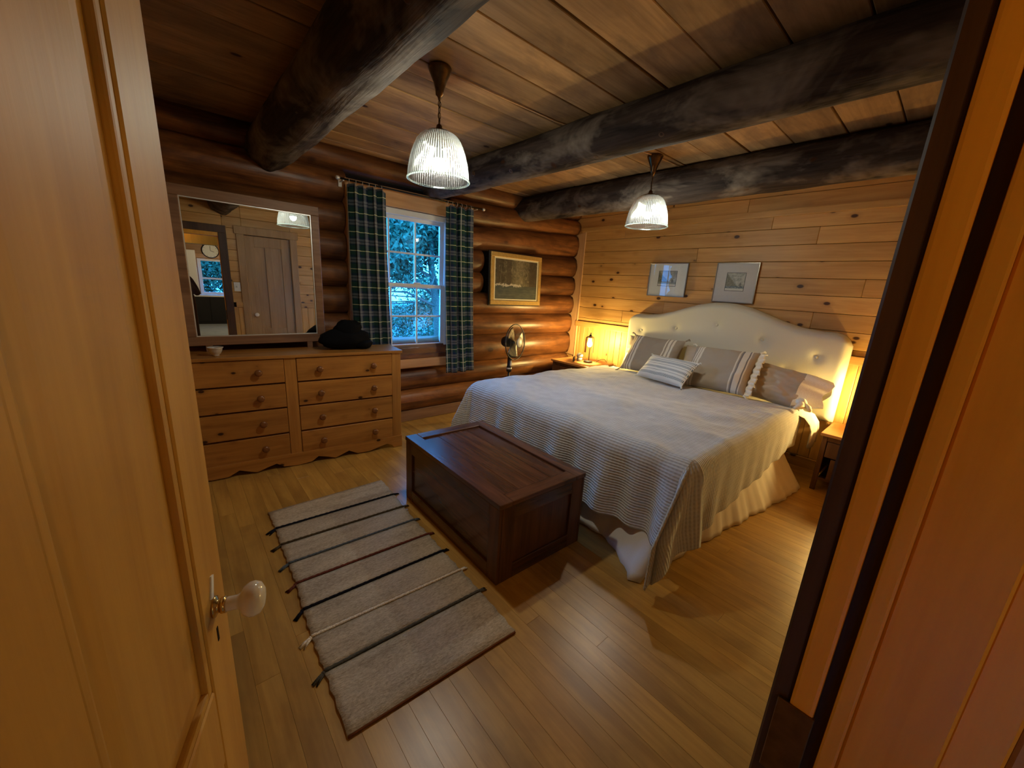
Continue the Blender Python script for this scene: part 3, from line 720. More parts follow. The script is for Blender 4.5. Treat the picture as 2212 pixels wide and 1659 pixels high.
f2 = small_frame(1.605, 1.688, .405, .400, 'framed seascape print in a grey mat, the right of the two above the headboard', m_matg, seaprint(9.1, (.13, .13, .08), (.08, .13, .17)), .175, .175, .01, m_ffr)

# ------------------------------------------------------------------ pendants
def pendant(x, y, rim, label):
    r = thing('pendant_lamp', label, 'pendant lamp', (x, y, 0), 0, 'ribbed glass pendant lamps on the ceiling')
    mk('canopy', lathe([(.056, CZ - .001), (.060, CZ - .008), (.055, CZ - .022), (.046, CZ - .04), (.032, CZ - .07), (.022, CZ - .105), (.020, CZ - .125), (.010, CZ - .133), (.006, CZ - .15)], 32), m_bronze, r, True)
    top = rim + .225; z = CZ - .155; i = 0; ztop = top + .035
    while z > ztop + .012:
        pts = []
        for t_ in np.linspace(0, 2 * PI, 12, endpoint=False):
            a, b = .0075 * math.cos(t_), .0165 * math.sin(t_)
            pts.append((a, 0, z - .010 + b) if i % 2 == 0 else (0, a, z - .010 + b))
        mk('chain_link', tube(pts, .0021, 5, True), m_bronze, r, True)
        z -= .026; i += 1
    mk('cord', tube([(.004, .003, CZ - .15), (-.003, .002, (CZ + ztop) / 2 - .05), (.002, 0, ztop)], .002, 6), m_blackm, r, True)
    mk('shade_holder', lathe([(.006, top + .045), (.014, top + .038), (.018, top + .020), (.045, top + .012), (.066, top + .004), (.070, top - .006), (.066, top - .010)], 32, cap=False), m_bronze, r, True)
    prof = [(.060, .226), (.078, .222), (.098, .208), (.116, .185), (.130, .155), (.142, .120), (.151, .085), (.157, .050), (.160, .020), (.1605, .004)]
    mk('glass_shade', lathe([(a, rim + b) for a, b in prof], 288, cap=False, rib=72, ribamp=.0016), m_shade, r, True)
    mk('shade_rim', tube([(.162 * math.cos(t_), .162 * math.sin(t_), rim + .002) for t_ in np.linspace(0, 2 * PI, 72, endpoint=False)], .0055, 8, True), m_shade, r, True)
    mk('socket', lathe([(.018, rim + .226), (.020, rim + .18), (.016, rim + .158)], 20), m_blackm, r, True)
    bu = mk('bulb', lathe([(.0315, rim + .102), (.031, rim + .092), (.027, rim + .076), (.014, rim + .063), (.002, rim + .060)], 24), m_bulb, r, True)
    q = mk('bulb_base', lathe([(.014, rim + .160), (.022, rim + .140), (.032, rim + .108), (.033, rim + .1025), (.006, rim + .1025)], 24), m_white, bu, True); q.location = Vector(q.location) - Vector(bu.location)
    return r
pendant(1.165, 2.0, 2.035, 'ribbed glass pendant lamp on a chain nearer the doorway, in front of the window')
pendant(2.97, 1.83, 2.045, 'ribbed glass pendant lamp above the bed, farther from the doorway')

# ------------------------------------------------------------------ bed
B = thing('bed', 'king bed with a curved buttoned cream headboard against the pine wall', 'bed', (3.1, 1.70, 0))
BY0, BY1, BX0, BX1 = .79, 2.72, 2.02, 4.22
def bpart(n, v, m, s=False): 
    o = mk(n, v, m, B, s); o.location = Vector(o.location) - Vector(B.location); return o
bpart('box_spring', box(BX0 + .03, BX1, BY0 + .04, BY1 - .04, .14, .36, .03, 2), m_sheet, True)
bpart('mattress', box(BX0 + .01, BX1, BY0 + .03, BY1 - .03, .362, .575, .05, 3), m_sheet, True)
for a in (BX0 + .12, BX1 - .12):
    for b in (BY0 + .15, BY1 - .15): bpart('bed_leg', lathe([(.03, 0), (.03, .14)], 14, 'Z', (a, b, 0)), m_black)
# headboard
m_head = NT('cream_linen'); _n = m_head.noise(m_head.scale(m_head.objco(False), (400, 400, 400)), 1.0, 2)
m_head.L(m_head.ramp(_n, [(.3, (.58, .565, .44)), (.7, (.68, .665, .53))]), m_head.b.inputs['Base Color']); m_head.b.inputs['Roughness'].default_value = .85; m_head.b.inputs['Specular IOR Level'].default_value = .15; m_head.bump(_n, .12, .002); m_head = m_head.m
prof_t = [(0, 1.485), (.1, 1.481), (.26, 1.450), (.40, 1.402), (.55, 1.348), (.70, 1.308), (.86, 1.290), (.96, 1.292), (1.02, 1.276), (1.06, 1.238), (1.08, 1.19)]
HC = 1.645; HW = 1.085
def toph(d):
    d = abs(d)
    return float(np.interp(d, [p[0] for p in prof_t], [p[1] for p in prof_t]))
nu, nv = 150, 60
V = []
btn = [(HC + .88, 1.10), (HC + .45, 1.172), (HC + .02, 1.255), (HC - .42, 1.160), (HC - .87, 1.065), (HC + .66, .90), (HC + .22, .93), (HC - .22, .93), (HC - .66, .90)]
for i in range(nu):
    d = -HW + 2 * HW * i / (nu - 1); tp = toph(d)
    for j in range(nv):
        z = .50 + (tp - .50) * j / (nv - 1)
        e = min(HW - abs(d), tp - z, (z - .50)); e = max(e, 0)
        k_ = math.sqrt(max(0, 1 - (1 - min(e / .055, 1)) ** 2))
        dm = sum(.010 * math.exp(-(((HC + d) - by) ** 2 + (z - bz) ** 2) / (2 * .032 ** 2)) + .010 * math.exp(-(((HC + d) - by) ** 2 + (z - bz) ** 2) / (2 * .012 ** 2)) for by, bz in btn)
        V.append((4.40 - .035 - .075 * k_ + dm, HC + d, z))
nf = len(V)
V += [(4.40, v[1], v[2]) for v in V]
F = grid_faces(nu, nv, 0, True) + grid_faces(nu, nv, nf)
ring = [i * nv for i in range(nu)] + [(nu - 1) * nv + j for j in range(1, nv)] + [i * nv + nv - 1 for i in range(nu - 2, -1, -1)] + [j for j in range(nv - 2, 0, -1)]
for a, b in zip(ring, ring[1:] + ring[:1]): F.append((a, b, b + nf, a + nf))
hb = fixn(bpart('headboard', (V, F), m_head, True)); HBL = Vector(hb.location) + Vector(B.location)
for by, bz in btn:
    q = mk('button', blob((4.302, by, bz), (.007, .014, .014), 0, 0, 12, 8), m_head, hb, True); q.location = Vector(q.location) - HBL
for yy in (HC - .72, HC + .72): bpart('headboard_leg', box(4.33, 4.39, yy - .04, yy + .04, 0, .51), m_black)

# bed skirt: wavy cloth to the floor along foot and near side, with a kicked-out corner
def skirt():
    path = []
    n = 60
    for i in range(n): path.append((BX1 - .35 - (BX1 - .35 - BX0) * i / (n - 1), BY0 + .03, (0, -1)))
    n2 = 50
    for i in range(1, n2): path.append((BX0 + .01, BY0 + .03 + (BY1 - BY0 - .06) * i / (n2 - 1), (-1, 0)))
    V = []; nz = 14
    for k_, (x, y, nn) in enumerate(path):
        dcor = math.hypot(x - BX0, y - BY0)
        for j in range(nz):
            v = j / (nz - 1); z = .38 * (1 - v) + .006 * v
            w_ = (.018 * math.sin(k_ * .62) + .012 * math.sin(k_ * 1.7 + 1)) * v
            if nn[0] == 0:
                tgt = BY0 + .03 - (.81 - .20 * min(max(x - 2.2, 0) / 1.45, 1)); out = .02 * v + max(tgt, 0) * v ** 1.2 + w_ * .45
            else: out = .02 + .08 * v * v + w_ * .7
            c_ = math.exp(-(dcor / .17)) * v ** 1.6
            X = x + nn[0] * out - c_ * .34; Y = y + nn[1] * out + c_ * .03
            V.append((X, Y, z))
    return V, grid_faces(len(path), nz)
o = fixn(bpart('bed_skirt', skirt(), m_skirt, True)); sm = o.modifiers.new('t', 'SOLIDIFY'); sm.thickness = .003

# duvet
def duvet_mat():
    s = NT('waffle_duvet'); uv = s.add('ShaderNodeUVMap').outputs[0]; sp_ = s.add('ShaderNodeSeparateXYZ'); s.L(uv, sp_.inputs[0])
    fu = s.math('SINE', s.math('MULTIPLY', sp_.outputs[0], 2 * PI / .0165)); fv = s.math('SINE', s.math('MULTIPLY', sp_.outputs[1], 2 * PI / .024))
    ribs = s.math('MULTIPLY', s.math('ADD', fu, 1.0), .5)
    cells = s.math('MULTIPLY', s.math('ADD', fv, 1.0), .5)
    h = s.math('ADD', s.math('MULTIPLY', ribs, .7), s.math('MULTIPLY', s.math('MULTIPLY', ribs, cells), .5))
    groove = s.math('SUBTRACT', 1.0, ribs)
    wv = s.noise(s.objco(False), 14, 3)
    base = s.ramp(wv, [(.35, (.60, .605, .59)), (.7, (.68, .685, .665))])
    col = s.mix(s.math('MULTIPLY', s.math('MULTIPLY', groove, s.math('MULTIPLY_ADD', cells, .5, .5)), .45), base, (.30, .29, .26))
    s.L(col, s.b.inputs['Base Color']); s.b.inputs['Roughness'].default_value = .9; s.b.inputs['Specular IOR Level'].default_value = .15
    s.b.inputs['Sheen Weight'].default_value = .15
    s.bump(h, .55, .006)
    return s.m
def duvet():
    ztop = .645; Rd = .10
    # cloth coordinates: s along -x (from head edge), t along y
    xh = 3.98; lx = xh - (BX0 + .02); ly = BY1 - BY0
    over_f, over_n, over_w = .53, .52, .48
    ns, nt = 230, 270
    V, UV = [], []
    for i in range(ns):
        s_ = i / (ns - 1) * (lx + over_f)
        for j in range(nt):
            t_ = -over_n + (ly + over_n + over_w) * j / (nt - 1)
            du = max(0, s_ - lx)
            dn = -t_ if t_ < 0 else 0
            dw = t_ - ly if t_ > ly else 0
            headf = max(0, min(1, (lx - s_) / lx))
            if dn > 0: dn *= (1 - .06 * min(1, headf * 6) - .27 * headf)
            bx = xh - min(s_, lx); by = BY0 + min(max(t_, 0), ly)
            dv = dn if dn > 0 else dw
            sgn = -1 if dn > 0 else 1
            r = math.hypot(du, dv)
            z = ztop; X, Y = bx, by
            # puffiness on top
            ex = min(s_ + .15, lx - s_ + .25) if du == 0 else .2
            puff = .022 * noise.noise(Vector((bx * 2.1, by * 2.1, 3))) + .012 * noise.noise(Vector((bx * 5, by * 3.3, 8))) + .006 * noise.noise(Vector((bx * 11, by * 9, 1)))
            if r > 0:
                ca, sa = (du / r, dv / r)
                arc = Rd * PI / 2
                if r < arc:
                    a = r / Rd; ho = Rd * math.sin(a); dz = Rd * (1 - math.cos(a))
                else: ho = Rd + (r - arc) * (.14 if du > 0 else .02); dz = Rd + (r - arc) * .985
                dfr = min(1, max(0, (r - .06) / .35))
                corner = ca * sa * 2
                per = (BX0 - Y if False else 0)
                along = (Y if ca > sa else X)
                ph = math.atan2(dv, du)
                if du > 0 and dv > 0:
                    fold = (.022 + .030 * corner) * math.sin(ph * 12.5 + .6) * dfr
                    dz *= 1.0
                else:
                    fold = ((.6 if dn > 0 else 1 + 1.6 * math.exp(-(Y - BY0) / .30)) if Y < 99 else 1) * (.016 * math.sin(along * 17 + 2 * math.sin(along * 3.1)) + .012 * math.sin(along * 31 + 1)) * dfr
                ho += fold
                cn = math.sin(ph) * dfr if (du > 0 and dn > 0) else 0
                X = bx - ca * ho - (.20 * corner + .10 * sa * ca) * dfr * (1 if du > 0 and dn > 0 else .3 * (dv > 0)); Y = by + sgn * sa * ho * ((.72 - .35 * corner) if dn > 0 else 1); z = ztop - dz
                puff *= max(0, 1 - r / .25)
            z += puff + .02 * (1 - min(1, r / .2)) * min(1, s_ / .3)
            if s_ < .12 and r == 0: z += -.012 * (1 - s_ / .12)
            z = max(z, .075 + .03 * noise.noise(Vector((X * 9, Y * 9, 0))) if (du > 0 and dv > 0) else .10)
            V.append((X, Y, z)); UV.append((s_, t_))
    return V, UV, grid_faces(ns, nt)
V, UV, F = duvet()
dv_ = mk('duvet', (V, F), duvet_mat(), None, True); uvmap(dv_, UV); tag(dv_, 'pale grey waffle-weave duvet draped over the king bed', 'duvet')
fixn(dv_); sm = dv_.modifiers.new('t', 'SOLIDIFY'); sm.thickness = .006; sm.offset = -1
# sheet visible past the duvet at the near head corner
def sheet():
    V = []; n, m_ = 60, 40
    for i in range(n):
        x = 3.90 + (4.20 - 3.90) * i / (n - 1)
        for j in range(m_):
            t_ = -.30 + (2.0 + .30) * j / (m_ - 1)
            y = BY0 + max(t_, 0); d = max(-t_, 0) * (1 + .15 * math.sin(x * 30))
            z = .612 + .008 * noise.noise(Vector((x * 6, y * 6, 0)))
            if d > 0:
                a = min(d / .07, PI / 2); y = BY0 - .07 * math.sin(a) - .015 * math.sin(x * 42) * min(1, d / .2); z -= .07 * (1 - math.cos(a)) + max(0, d - .11)
                y -= .03 + .07 * min(1, d / .15)
            V.append((x, y, z))
    return V, grid_faces(n, m_)
o = fixn(mk('bed_sheet', sheet(), m_sheet, None, True)); sm = o.modifiers.new('t', 'SOLIDIFY'); sm.thickness = .003; tag(o, 'white bed sheet showing past the duvet at the near head corner of the bed', 'sheet')

# pillows
def stripes_mat(name, base, bands, axis, width, weave=True, rough=.9, spec=.1, dashes=None):
    """bands: list of (centre, halfwidth, colour) along the local axis in metres"""
    s = NT(name); co = s.add('ShaderNodeTexCoord').outputs['Object']; sp_ = s.add('ShaderNodeSeparateXYZ'); s.L(co, sp_.inputs[0])
    A = sp_.outputs['XYZ'.index(axis)]; O = sp_.outputs[2 if axis == 'Y' else 1]
    n = s.noise(s.scale(co, (350, 350, 350)), 1, 2)
    col = s.mix(s.math('MULTIPLY', n, .25), base, tuple(c * .7 for c in base))
    for c_, hw_, cc, *dash in bands:
        f = s.math('LESS_THAN', s.math('ABSOLUTE', s.math('SUBTRACT', A, c_)), hw_)
        if dash: f = s.math('MULTIPLY', f, s.math('LESS_THAN', s.math('FRACT', s.math('DIVIDE', O, dash[0])), .55))
        col = s.mix(f, col, cc)
    s.L(col, s.b.inputs['Base Color']); s.b.inputs['Roughness'].default_value = rough; s.b.inputs['Specular IOR Level'].default_value = spec
    s.bump(n, .25, .002); return s.m
def cushion(w_, h_, t_, seed=0, n=44, pinch=.07, wr_=.012):
    """lies in the local YZ plane, thickness along X"""
    V = []; 
    for side in (1, -1):
        for i in range(n):
            u = -1 + 2 * i / (n - 1)
            for j in range(n):
                v = -1 + 2 * j / (n - 1)
                th = ((1 - abs(u) ** 3.2) * (1 - abs(v) ** 3.2)); th = max(th, 0) ** .55
                y = u * w_ / 2 * (1 - pinch * (1 - abs(v) ** 2) * abs(u) ** 3); z = v * h_ / 2 * (1 - pinch * (1 - abs(u) ** 2) * abs(v) ** 3)
                wv = wr_ * (noise.noise(Vector((u * 2.4 + seed, v * 2.4, side * 2))) + .5 * noise.noise(Vector((u * 6 + seed, v * 5, side * 3)))) * min(1, th * 2)
                V.append((side * (t_ / 2 * th + wv * (th > 0)), y, z))
    F = grid_faces(n, n) + grid_faces(n, n, n * n, True)
    return V, F
def tassel(c, d, ln=.05, n=7, r=.0035, seed=0):
    rr_ = random.Random(seed); parts = []
    c = Vector(c); d = Vector(d).normalized()
    for i in range(n):
        j1 = Vector([rr_.uniform(-.3, .3) for _ in range(3)])
        parts.append(tube([c, c + d * ln * .45 + j1 * ln * .35, c + (d + j1 * .9).normalized() * ln + Vector((0, 0, -.01))], [r * 1.3, r, r * .7], 5))
    parts.append(blob(c + d * .006, (.009, .009, .009), 0, 0, 8, 6))
    return merge(*parts)
def pillow(name, cat, label, w_, h_, t_, mat, loc, lean, yaw, roll=0, seed=0, pinch=.07, wr_=.012, tass=None, tmat=None):
    r = thing(name, label, cat, loc); r.rotation_mode = 'XYZ'
    r.rotation_euler = (roll, lean, yaw)
    o = mk('cushion', cushion(w_, h_, t_, seed, pinch=pinch, wr_=wr_), mat, r, True, recenter=False); fixn(o)
    o.data.update()
    if tass:
        for k_, (sy, sz) in enumerate(((1, 1), (1, -1), (-1, 1), (-1, -1))):
            mk('tassel', tassel((0, sy * w_ / 2 * .985, sz * h_ / 2 * .985), (0, sy, sz * .8), tass, 8, .004, k_ + seed), tmat, r, True)
    return r
TA = (.36, .31, .24); CR = (.72, .68, .56); GR = (.22, .21, .20); TD = (.27, .235, .18)
m_creamf = plain('cream_cotton', (.90, .86, .72), .6, spec=.3, nz=.05, nscale=120)
m_sham1 = stripes_mat('taupe_striped_cloth', TA, [(-.17, .012, CR), (-.205, .010, CR), (-.135, .006, CR), (.17, .012, CR), (.205, .008, CR), (.235, .004, CR)], 'Y', .6)
m_sham2 = stripes_mat('taupe_cream_striped_cloth', (.42, .365, .28), [(-.205, .035, CR), (-.17, .006, GR), (-.225, .005, GR), (-.15, .006, CR), (.19, .010, CR), (.215, .008, CR), (.24, .006, CR)], 'Y', .6)
m_lumb = stripes_mat('blue_grey_striped_cloth', (.74, .75, .70), [(.115, .012, (.16, .21, .24), .011), (.075, .004, (.30, .34, .34)), (.05, .012, (.16, .21, .24), .011), (.018, .003, (.35, .37, .35)), (-.02, .012, (.16, .21, .24), .011), (-.055, .003, (.35, .37, .35)), (-.095, .014, (.16, .21, .24), .011), (.095, .003, (.3, .33, .33))], 'Z', .3)
m_case = plain('taupe_sateen_case', (.50, .42, .32), .45, spec=.4, nz=.04, nscale=10)
pillow('pillow', 'pillow', 'taupe sleeping pillow leaning on the headboard behind the left striped cushion', .70, .42, .16, m_case, (4.17, 2.28, .83), .34, 0, 0, 12)
pillow('pillow', 'pillow', 'taupe sleeping pillow hidden behind the central striped cushion', .56, .40, .14, m_case, (4.13, 1.62, .83), .42, 0, 0, 22)
pr_ = pillow('pillow', 'pillow', 'taupe satin pillow with a pale knotted case end at the right of the bed', .60, .36, .17, m_case, (4.06, 1.02, .80), .62, .05, .12, 33, .05, .02)
# open end of the pillow case, gathered and tied
V = []; ne, nr = 44, 16
for i in range(nr):
    v = i / (nr - 1)
    for j in range(ne):
        a = 2 * PI * j / ne
        rx = (.065 * (1 - v) + .010) * (1 + .22 * math.sin(a * 6 + 2)) ; rz_ = (.178 * (1 - .30 * v)) * (1 + .10 * math.sin(a * 7 + v * 3) * v)
        V.append((rx * math.cos(a) + .012 * math.sin(a * 5) * v, -.23 - .19 * v - .02 * math.sin(a * 3 + 1) * v, rz_ * math.sin(a) + .03 * v))
fixn(mk('case_end', (V, [(i * ne + j, i * ne + (j + 1) % ne, (i + 1) * ne + (j + 1) % ne, (i + 1) * ne + j) for i in range(nr - 1) for j in range(ne)]), m_creamf, pr_, True))
mk('knot', merge(blob((-.09, -.30, -.13), (.034, .040, .034), .25, 4), tube([(-.09, -.30, -.13), (-.125, -.315, -.18), (-.15, -.29, -.225)], [.022, .030, .012], 10), tube([(-.085, -.30, -.13), (-.09, -.36, -.17), (-.10, -.39, -.19)], [.02, .03, .010], 10)), m_creamf, pr_, True)
pillow('cushion', 'cushion', 'taupe cushion with cream stripes and corner tassels at the left end of the bed', .60, .47, .15, m_sham1, (3.98, 2.17, .87), .62, .06, 0, 3, .09, .014, .05, m_sham1)
cc_ = pillow('cushion', 'cushion', 'taupe cushion with wide cream striped border and ruffled edge at the bed centre', .58, .47, .16, m_sham2, (3.90, 1.42, .865), .68, .0, -.04, 7, .06, .014, .05, m_creamf)
V = []; nr, ns_ = 5, 70
for i in range(nr):
    v = i / (nr - 1)
    for j in range(ns_):
        u = -1 + 2 * j / (ns_ - 1)
        V.append((.018 * math.sin(u * 34) * v + .004, -.283 - .055 * v - .006 * math.sin(u * 21), u * .225 * (1 + .05 * v)))
o = fixn(mk('ruffle', (V, grid_faces(nr, ns_)), m_creamf, cc_, True)); sm = o.modifiers.new('t', 'SOLIDIFY'); sm.thickness = .003
pillow('cushion', 'cushion', 'small oblong blue-grey and white striped cushion in front of the others', .60, .30, .12, m_lumb, (3.68, 1.83, .80), .75, -.30, -.04, 15, .05, .008, .022, m_lumb)

# ------------------------------------------------------------------ blanket chest
C = thing('blanket_chest', 'dark stained panelled wooden chest at the foot of the bed', 'chest', (1.44, 1.80, 0), math.radians(-1.2))
cx0, cx1, cy0, cy1, ch = -.325, .325, -.535, .535, .465
def cp(n, v, m=m_chest): return mk(n, v, m, C)
for a, b in ((cx0, cx0 + .085), (cx1 - .085, cx1)): cp('lid_rail', box(a, b, cy0, cy1, ch - .028, ch, .003))
for a, b in ((cy0, cy0 + .085), (cy1 - .085, cy1)): cp('lid_rail', box(cx0 + .085, cx1 - .085, a, b, ch - .028, ch, .003), m_chestx)
x = cx0 + .085; wdt = (cx1 - cx0 - .17) / 4
for i in range(4): cp('lid_plank', box(x + i * wdt + .0008, x + (i + 1) * wdt - .0008, cy0 + .085, cy1 - .085, ch - .027, ch - .013, .0015), m_chest)
cp('carcass', box(cx0 + .022, cx1 - .022, cy0 + .022, cy1 - .022, .03, ch - .03), m_chestz)
t_ = .020; z0, z1 = .0, ch - .030
for xs in (cx0 + .004, cx1 - .004 - t_):
    for a, b in ((cy0 + .004, cy0 + .09), (cy1 - .09, cy1 - .004)): cp('stile', box(xs, xs + t_, a, b, z0, z1, .002), m_chestz)
    for a, b in ((z0, .085), (z1 - .075, z1)): cp('side_rail', box(xs + .0003, xs + t_ - .0003, cy0 + .09, cy1 - .09, a, b, .002), m_chest)
    cp('side_panel', box(xs + .012 if xs < 0 else xs + .002, xs + .018 if xs < 0 else xs + .008, cy0 + .09, cy1 - .09, .085, z1 - .075), m_chest)
for ys in (cy0 + .004, cy1 - .004 - t_):
    for a, b in ((cx0 + .025, cx0 + .11), (cx1 - .11, cx1 - .025)): cp('stile', box(a, b, ys, ys + t_, z0, z1, .002), m_chestz)
    for a, b in ((z0, .085), (z1 - .075, z1)): cp('side_rail', box(cx0 + .11, cx1 - .11, ys + .0003, ys + t_ - .0003, a, b, .002), m_chestx)
    cp('side_panel', box(cx0 + .11, cx1 - .11, ys + .012 if ys < 0 else ys + .002, ys + .018 if ys < 0 else ys + .008, .085, z1 - .075), m_chestz)

# ------------------------------------------------------------------ rug
def rugmat():
    s = NT('woven_wool_rug'); co = s.objco()
    n1 = s.noise(s.scale(co, (60, 180, 60)), 1.0, 3, .6); n2 = s.noise(s.scale(co, (3, 14, 3)), 1.0, 3, .6)
    c = s.ramp(s.math('ADD', s.math('MULTIPLY', n1, .6), s.math('MULTIPLY', n2, .4)), [(.36, (.34, .27, .19)), (.52, (.52, .43, .31)), (.66, (.66, .56, .42))])
    s.L(c, s.b.inputs['Base Color']); s.b.inputs['Roughness'].default_value = .95; s.b.inputs['Specular IOR Level'].default_value = .05
    s.bump(n1, .9, .006); return s.m
m_rug = rugmat()
Rg = thing('rug', 'beige woven runner rug with coloured cord stripes and side tassels', 'rug', (0, 0, 0))
yl = [2.640, 2.424, 2.242, 2.052, 1.876, 1.685, 1.513, 1.320, 1.042]; yr = [2.650, 2.398, 2.213, 2.031, 1.848, 1.661, 1.471, 1.290, 1.006]
xl = [.325, .326, .320, .318, .316, .302, .294, .292, .286]; xr = [1.075, 1.062, 1.048, 1.036, 1.034, 1.024, 1.022, 1.015, 1.002]
for k_ in range(8):
    g0, g1 = (.006 if k_ else 0), (.006 if k_ < 7 else 0)
    n, m_ = 26, 8; V = []
    for i in range(n):
        u = i / (n - 1); ya = yl[k_] * (1 - u) + yr[k_] * u - g0; yb = yl[k_ + 1] * (1 - u) + yr[k_ + 1] * u + g1
        for j in range(m_):
            v = j / (m_ - 1); y = ya * (1 - v) + yb * v
            xa = xl[k_] * (1 - v) + xl[k_ + 1] * v + .004 * math.sin(y * 90); xb = xr[k_] * (1 - v) + xr[k_ + 1] * v + .004 * math.sin(y * 83)
            V.append((xa + (xb - xa) * u, y, .0115 + .003 * math.sin(v * PI) + .0015 * noise.noise(Vector((u * 9, y * 12, 0)))))
    nn = len(V); V2 = V + [(a, b, .001) for a, b, c in V]
    F = grid_faces(n, m_, 0, True) + grid_faces(n, m_, nn)
    ring = [i * m_ for i in range(n)] + [(n - 1) * m_ + j for j in range(1, m_)] + [i * m_ + m_ - 1 for i in range(n - 2, -1, -1)] + [j for j in range(m_ - 2, 0, -1)]
    for a, b in zip(ring, ring[1:] + ring[:1]): F.append((a, b, b + nn, a + nn))
    fixn(mk('rug_section', (V2, F), m_rug, Rg, True))
cords = [((.015, .015, .022), 'black cord'), ((.075, .055, .03), 'olive brown cord'), ((.10, .12, .14), 'blue grey cord'), ((.15, .045, .03), 'rust red cord'), ((.012, .012, .018), 'black cord'), ((.85, .72, .60), 'cream cord'), ((.09, .085, .07), 'grey cord')]
for k_, (c_, nm) in enumerate(cords):
    m_c = plain('cord_%s' % nm.replace(' ', '_'), c_, .95, spec=.05, nz=.3, nscale=200)
    i = k_ + 1; pts = [(xl[i] + (xr[i] - xl[i]) * u, yl[i] + (yr[i] - yl[i]) * u, .0145 + .0015 * math.sin(u * 150)) for u in np.linspace(0, 1, 60)]
    cd = mk('cord', tube(pts, .0065, 6), m_c, Rg, True); cd['label'] = nm
    for end, d in ((pts[0], (-1, -.55, -.1)), (pts[-1], (1, .1, -.1))):
        ts = tassel((end[0], end[1], .009), d, .055 if end is pts[0] else .04, 5, .0055, k_ * 2 + (end is pts[0]))
        ts = ([(a, b, max(c, .003)) for a, b, c in ts[0]], ts[1])
        q = mk('tassel', ts, m_c, Rg, True); q['label'] = nm.replace('cord', 'tassel')
m_c = plain('rust_binding', (.16, .055, .02), .95, spec=.05)
cd = mk('edge_binding', tube([(xl[8] + (xr[8] - xl[8]) * u, yl[8] + (yr[8] - yl[8]) * u - .003, .006) for u in np.linspace(0, 1, 30)], .005, 6), m_c, Rg, True); cd['label'] = 'rust brown end binding'

# ------------------------------------------------------------------ nightstands, lamps and small things
def nightstand(loc, w_, d_, h_, label):
    """front faces -x"""
    r = thing('nightstand', label, 'nightstand', loc)
    mk('nightstand_top', box(-.02, d_, -.015, w_ + .015, h_ - .025, h_, .005, 2), m_nstop, r)
    for a, b in ((0, .035), (d_ - .035, d_)):
        for c_, e in ((0, .035), (w_ - .035, w_)): mk('leg', box(a, b, c_, e, 0, h_ - .025, .003), m_darkwood, r)
    for c_, e in ((.004, .016), (w_ - .016, w_ - .004)): mk('side_panel', box(.035, d_ - .035, c_, e, .10, h_ - .025), m_darkwood, r)
    mk('back_panel', box(d_ - .02, d_ - .01, .035, w_ - .035, .10, h_ - .025), m_darkwood, r)
    mk('front_rail', box(.002, .022, .035, w_ - .035, h_ - .065, h_ - .025, .002), m_darkwood, r)
    mk('lower_shelf', box(.004, d_ - .02, .036, w_ - .036, .10, .12), m_darkwood, r)
    dr_ = mk('drawer', box(-.002, .02, .04, w_ - .04, h_ - .20, h_ - .07, .003), m_darkwood, r)
    q = mk('drawer_knob', lathe([(.006, 0), (.012, .012), (.012, .02), (.004, .024)], 14, 'X', (0, 0, 0)), m_bronze, dr_, True); q.rotation_euler = (0, 0, PI); q.location = (-.022, 0, 0)
    for i in range(3):
        yy = .06 + i * (w_ - .12) / 3
        mk('slat', box(.004, .016, yy, yy + (w_ - .14) / 3 - .02, .12, h_ - .21, .002), m_darkwood, r)
    return r
NL = (3.84, 2.93, 0); NR = (3.93, .078, 0)
nightstand(NL, .58, .55, .605, 'dark nightstand with an orange wooden top left of the bed, under the lit lamp')
nightstand(NR, .46, .47, .505, 'dark low nightstand with an orange wooden top right of the bed, beside the doorway')
def lamp(x, y, z, label, rz):
    r = thing('bedside_lamp', label, 'table lamp', (x, y, z), rz)
    mk('base', lathe([(.058, 0), (.058, .022), (.054, .026), (.010, .027)], 32), m_black, r, True)
    arm = [(.045, 0, .024), (.045, 0, .36)] + [(.045 - .03 + .03 * math.cos(a), 0, .36 + .03 * math.sin(a)) for a in np.linspace(.3, PI / 2, 6)] + [(-.0, 0, .39), (-.012, 0, .385), (-.015, 0, .36)]
    mk('stem', tube(arm, .005, 8), m_blackm, r, True)
    mk('socket', lathe([(.010, .37), (.020, .355), (.021, .325), (.015, .318)], 20, 'Z', (-.015, 0, 0)), m_blackm, r, True)
    mk('glass_shade', lathe([(.024, .352), (.045, .345), (.058, .33), (.060, .30), (.060, .14)], 40, 'Z', (-.015, 0, 0), cap=False), m_lampglass, r, True)
    mk('bulb', lathe([(.010, .318), (.014, .305), (.026, .275), (.031, .250), (.026, .225), (.012, .212), (.002, .21)], 20, 'Z', (-.015, 0, 0)), m_bulbw, r, True)
    return r
lamp(4.10, 3.12, .605, 'lit bedside lamp with a clear glass shade on the left nightstand', 0.5)
lamp(4.24, .26, .505, 'lit bedside lamp with a clear glass shade on the right nightstand', 2.4)
cl = mk('alarm_clock', box(-.008, .008, -.06, .06, 0, .065, .003), m_black, None); cl.location = (3.985, 3.265, .605 + .034); cl.rotation_euler = (0, 0, math.radians(-58)); tag(cl, 'small black flat box standing on the left nightstand left of the lamp', 'clock')
og = mk('ornament', blob((0, 0, .0), (.042, .042, .036), .12, 3, flat=.034), plain('white_ceramic', (.85, .82, .74), .5), None, True); og.location = (4.075, 3.245, .605 + .075); tag(og, 'round white ornament in a patterned holder beside the left bedside lamp', 'ornament')
hd_ = mk('holder', lathe([(.030, -.075), (.034, -.072), (.036, -.04), (.034, -.03)], 20, 'Z', (0, 0, 0)), plain('speckled_cup', (.45, .50, .45), .6, nz=.6, nscale=120), og, True)
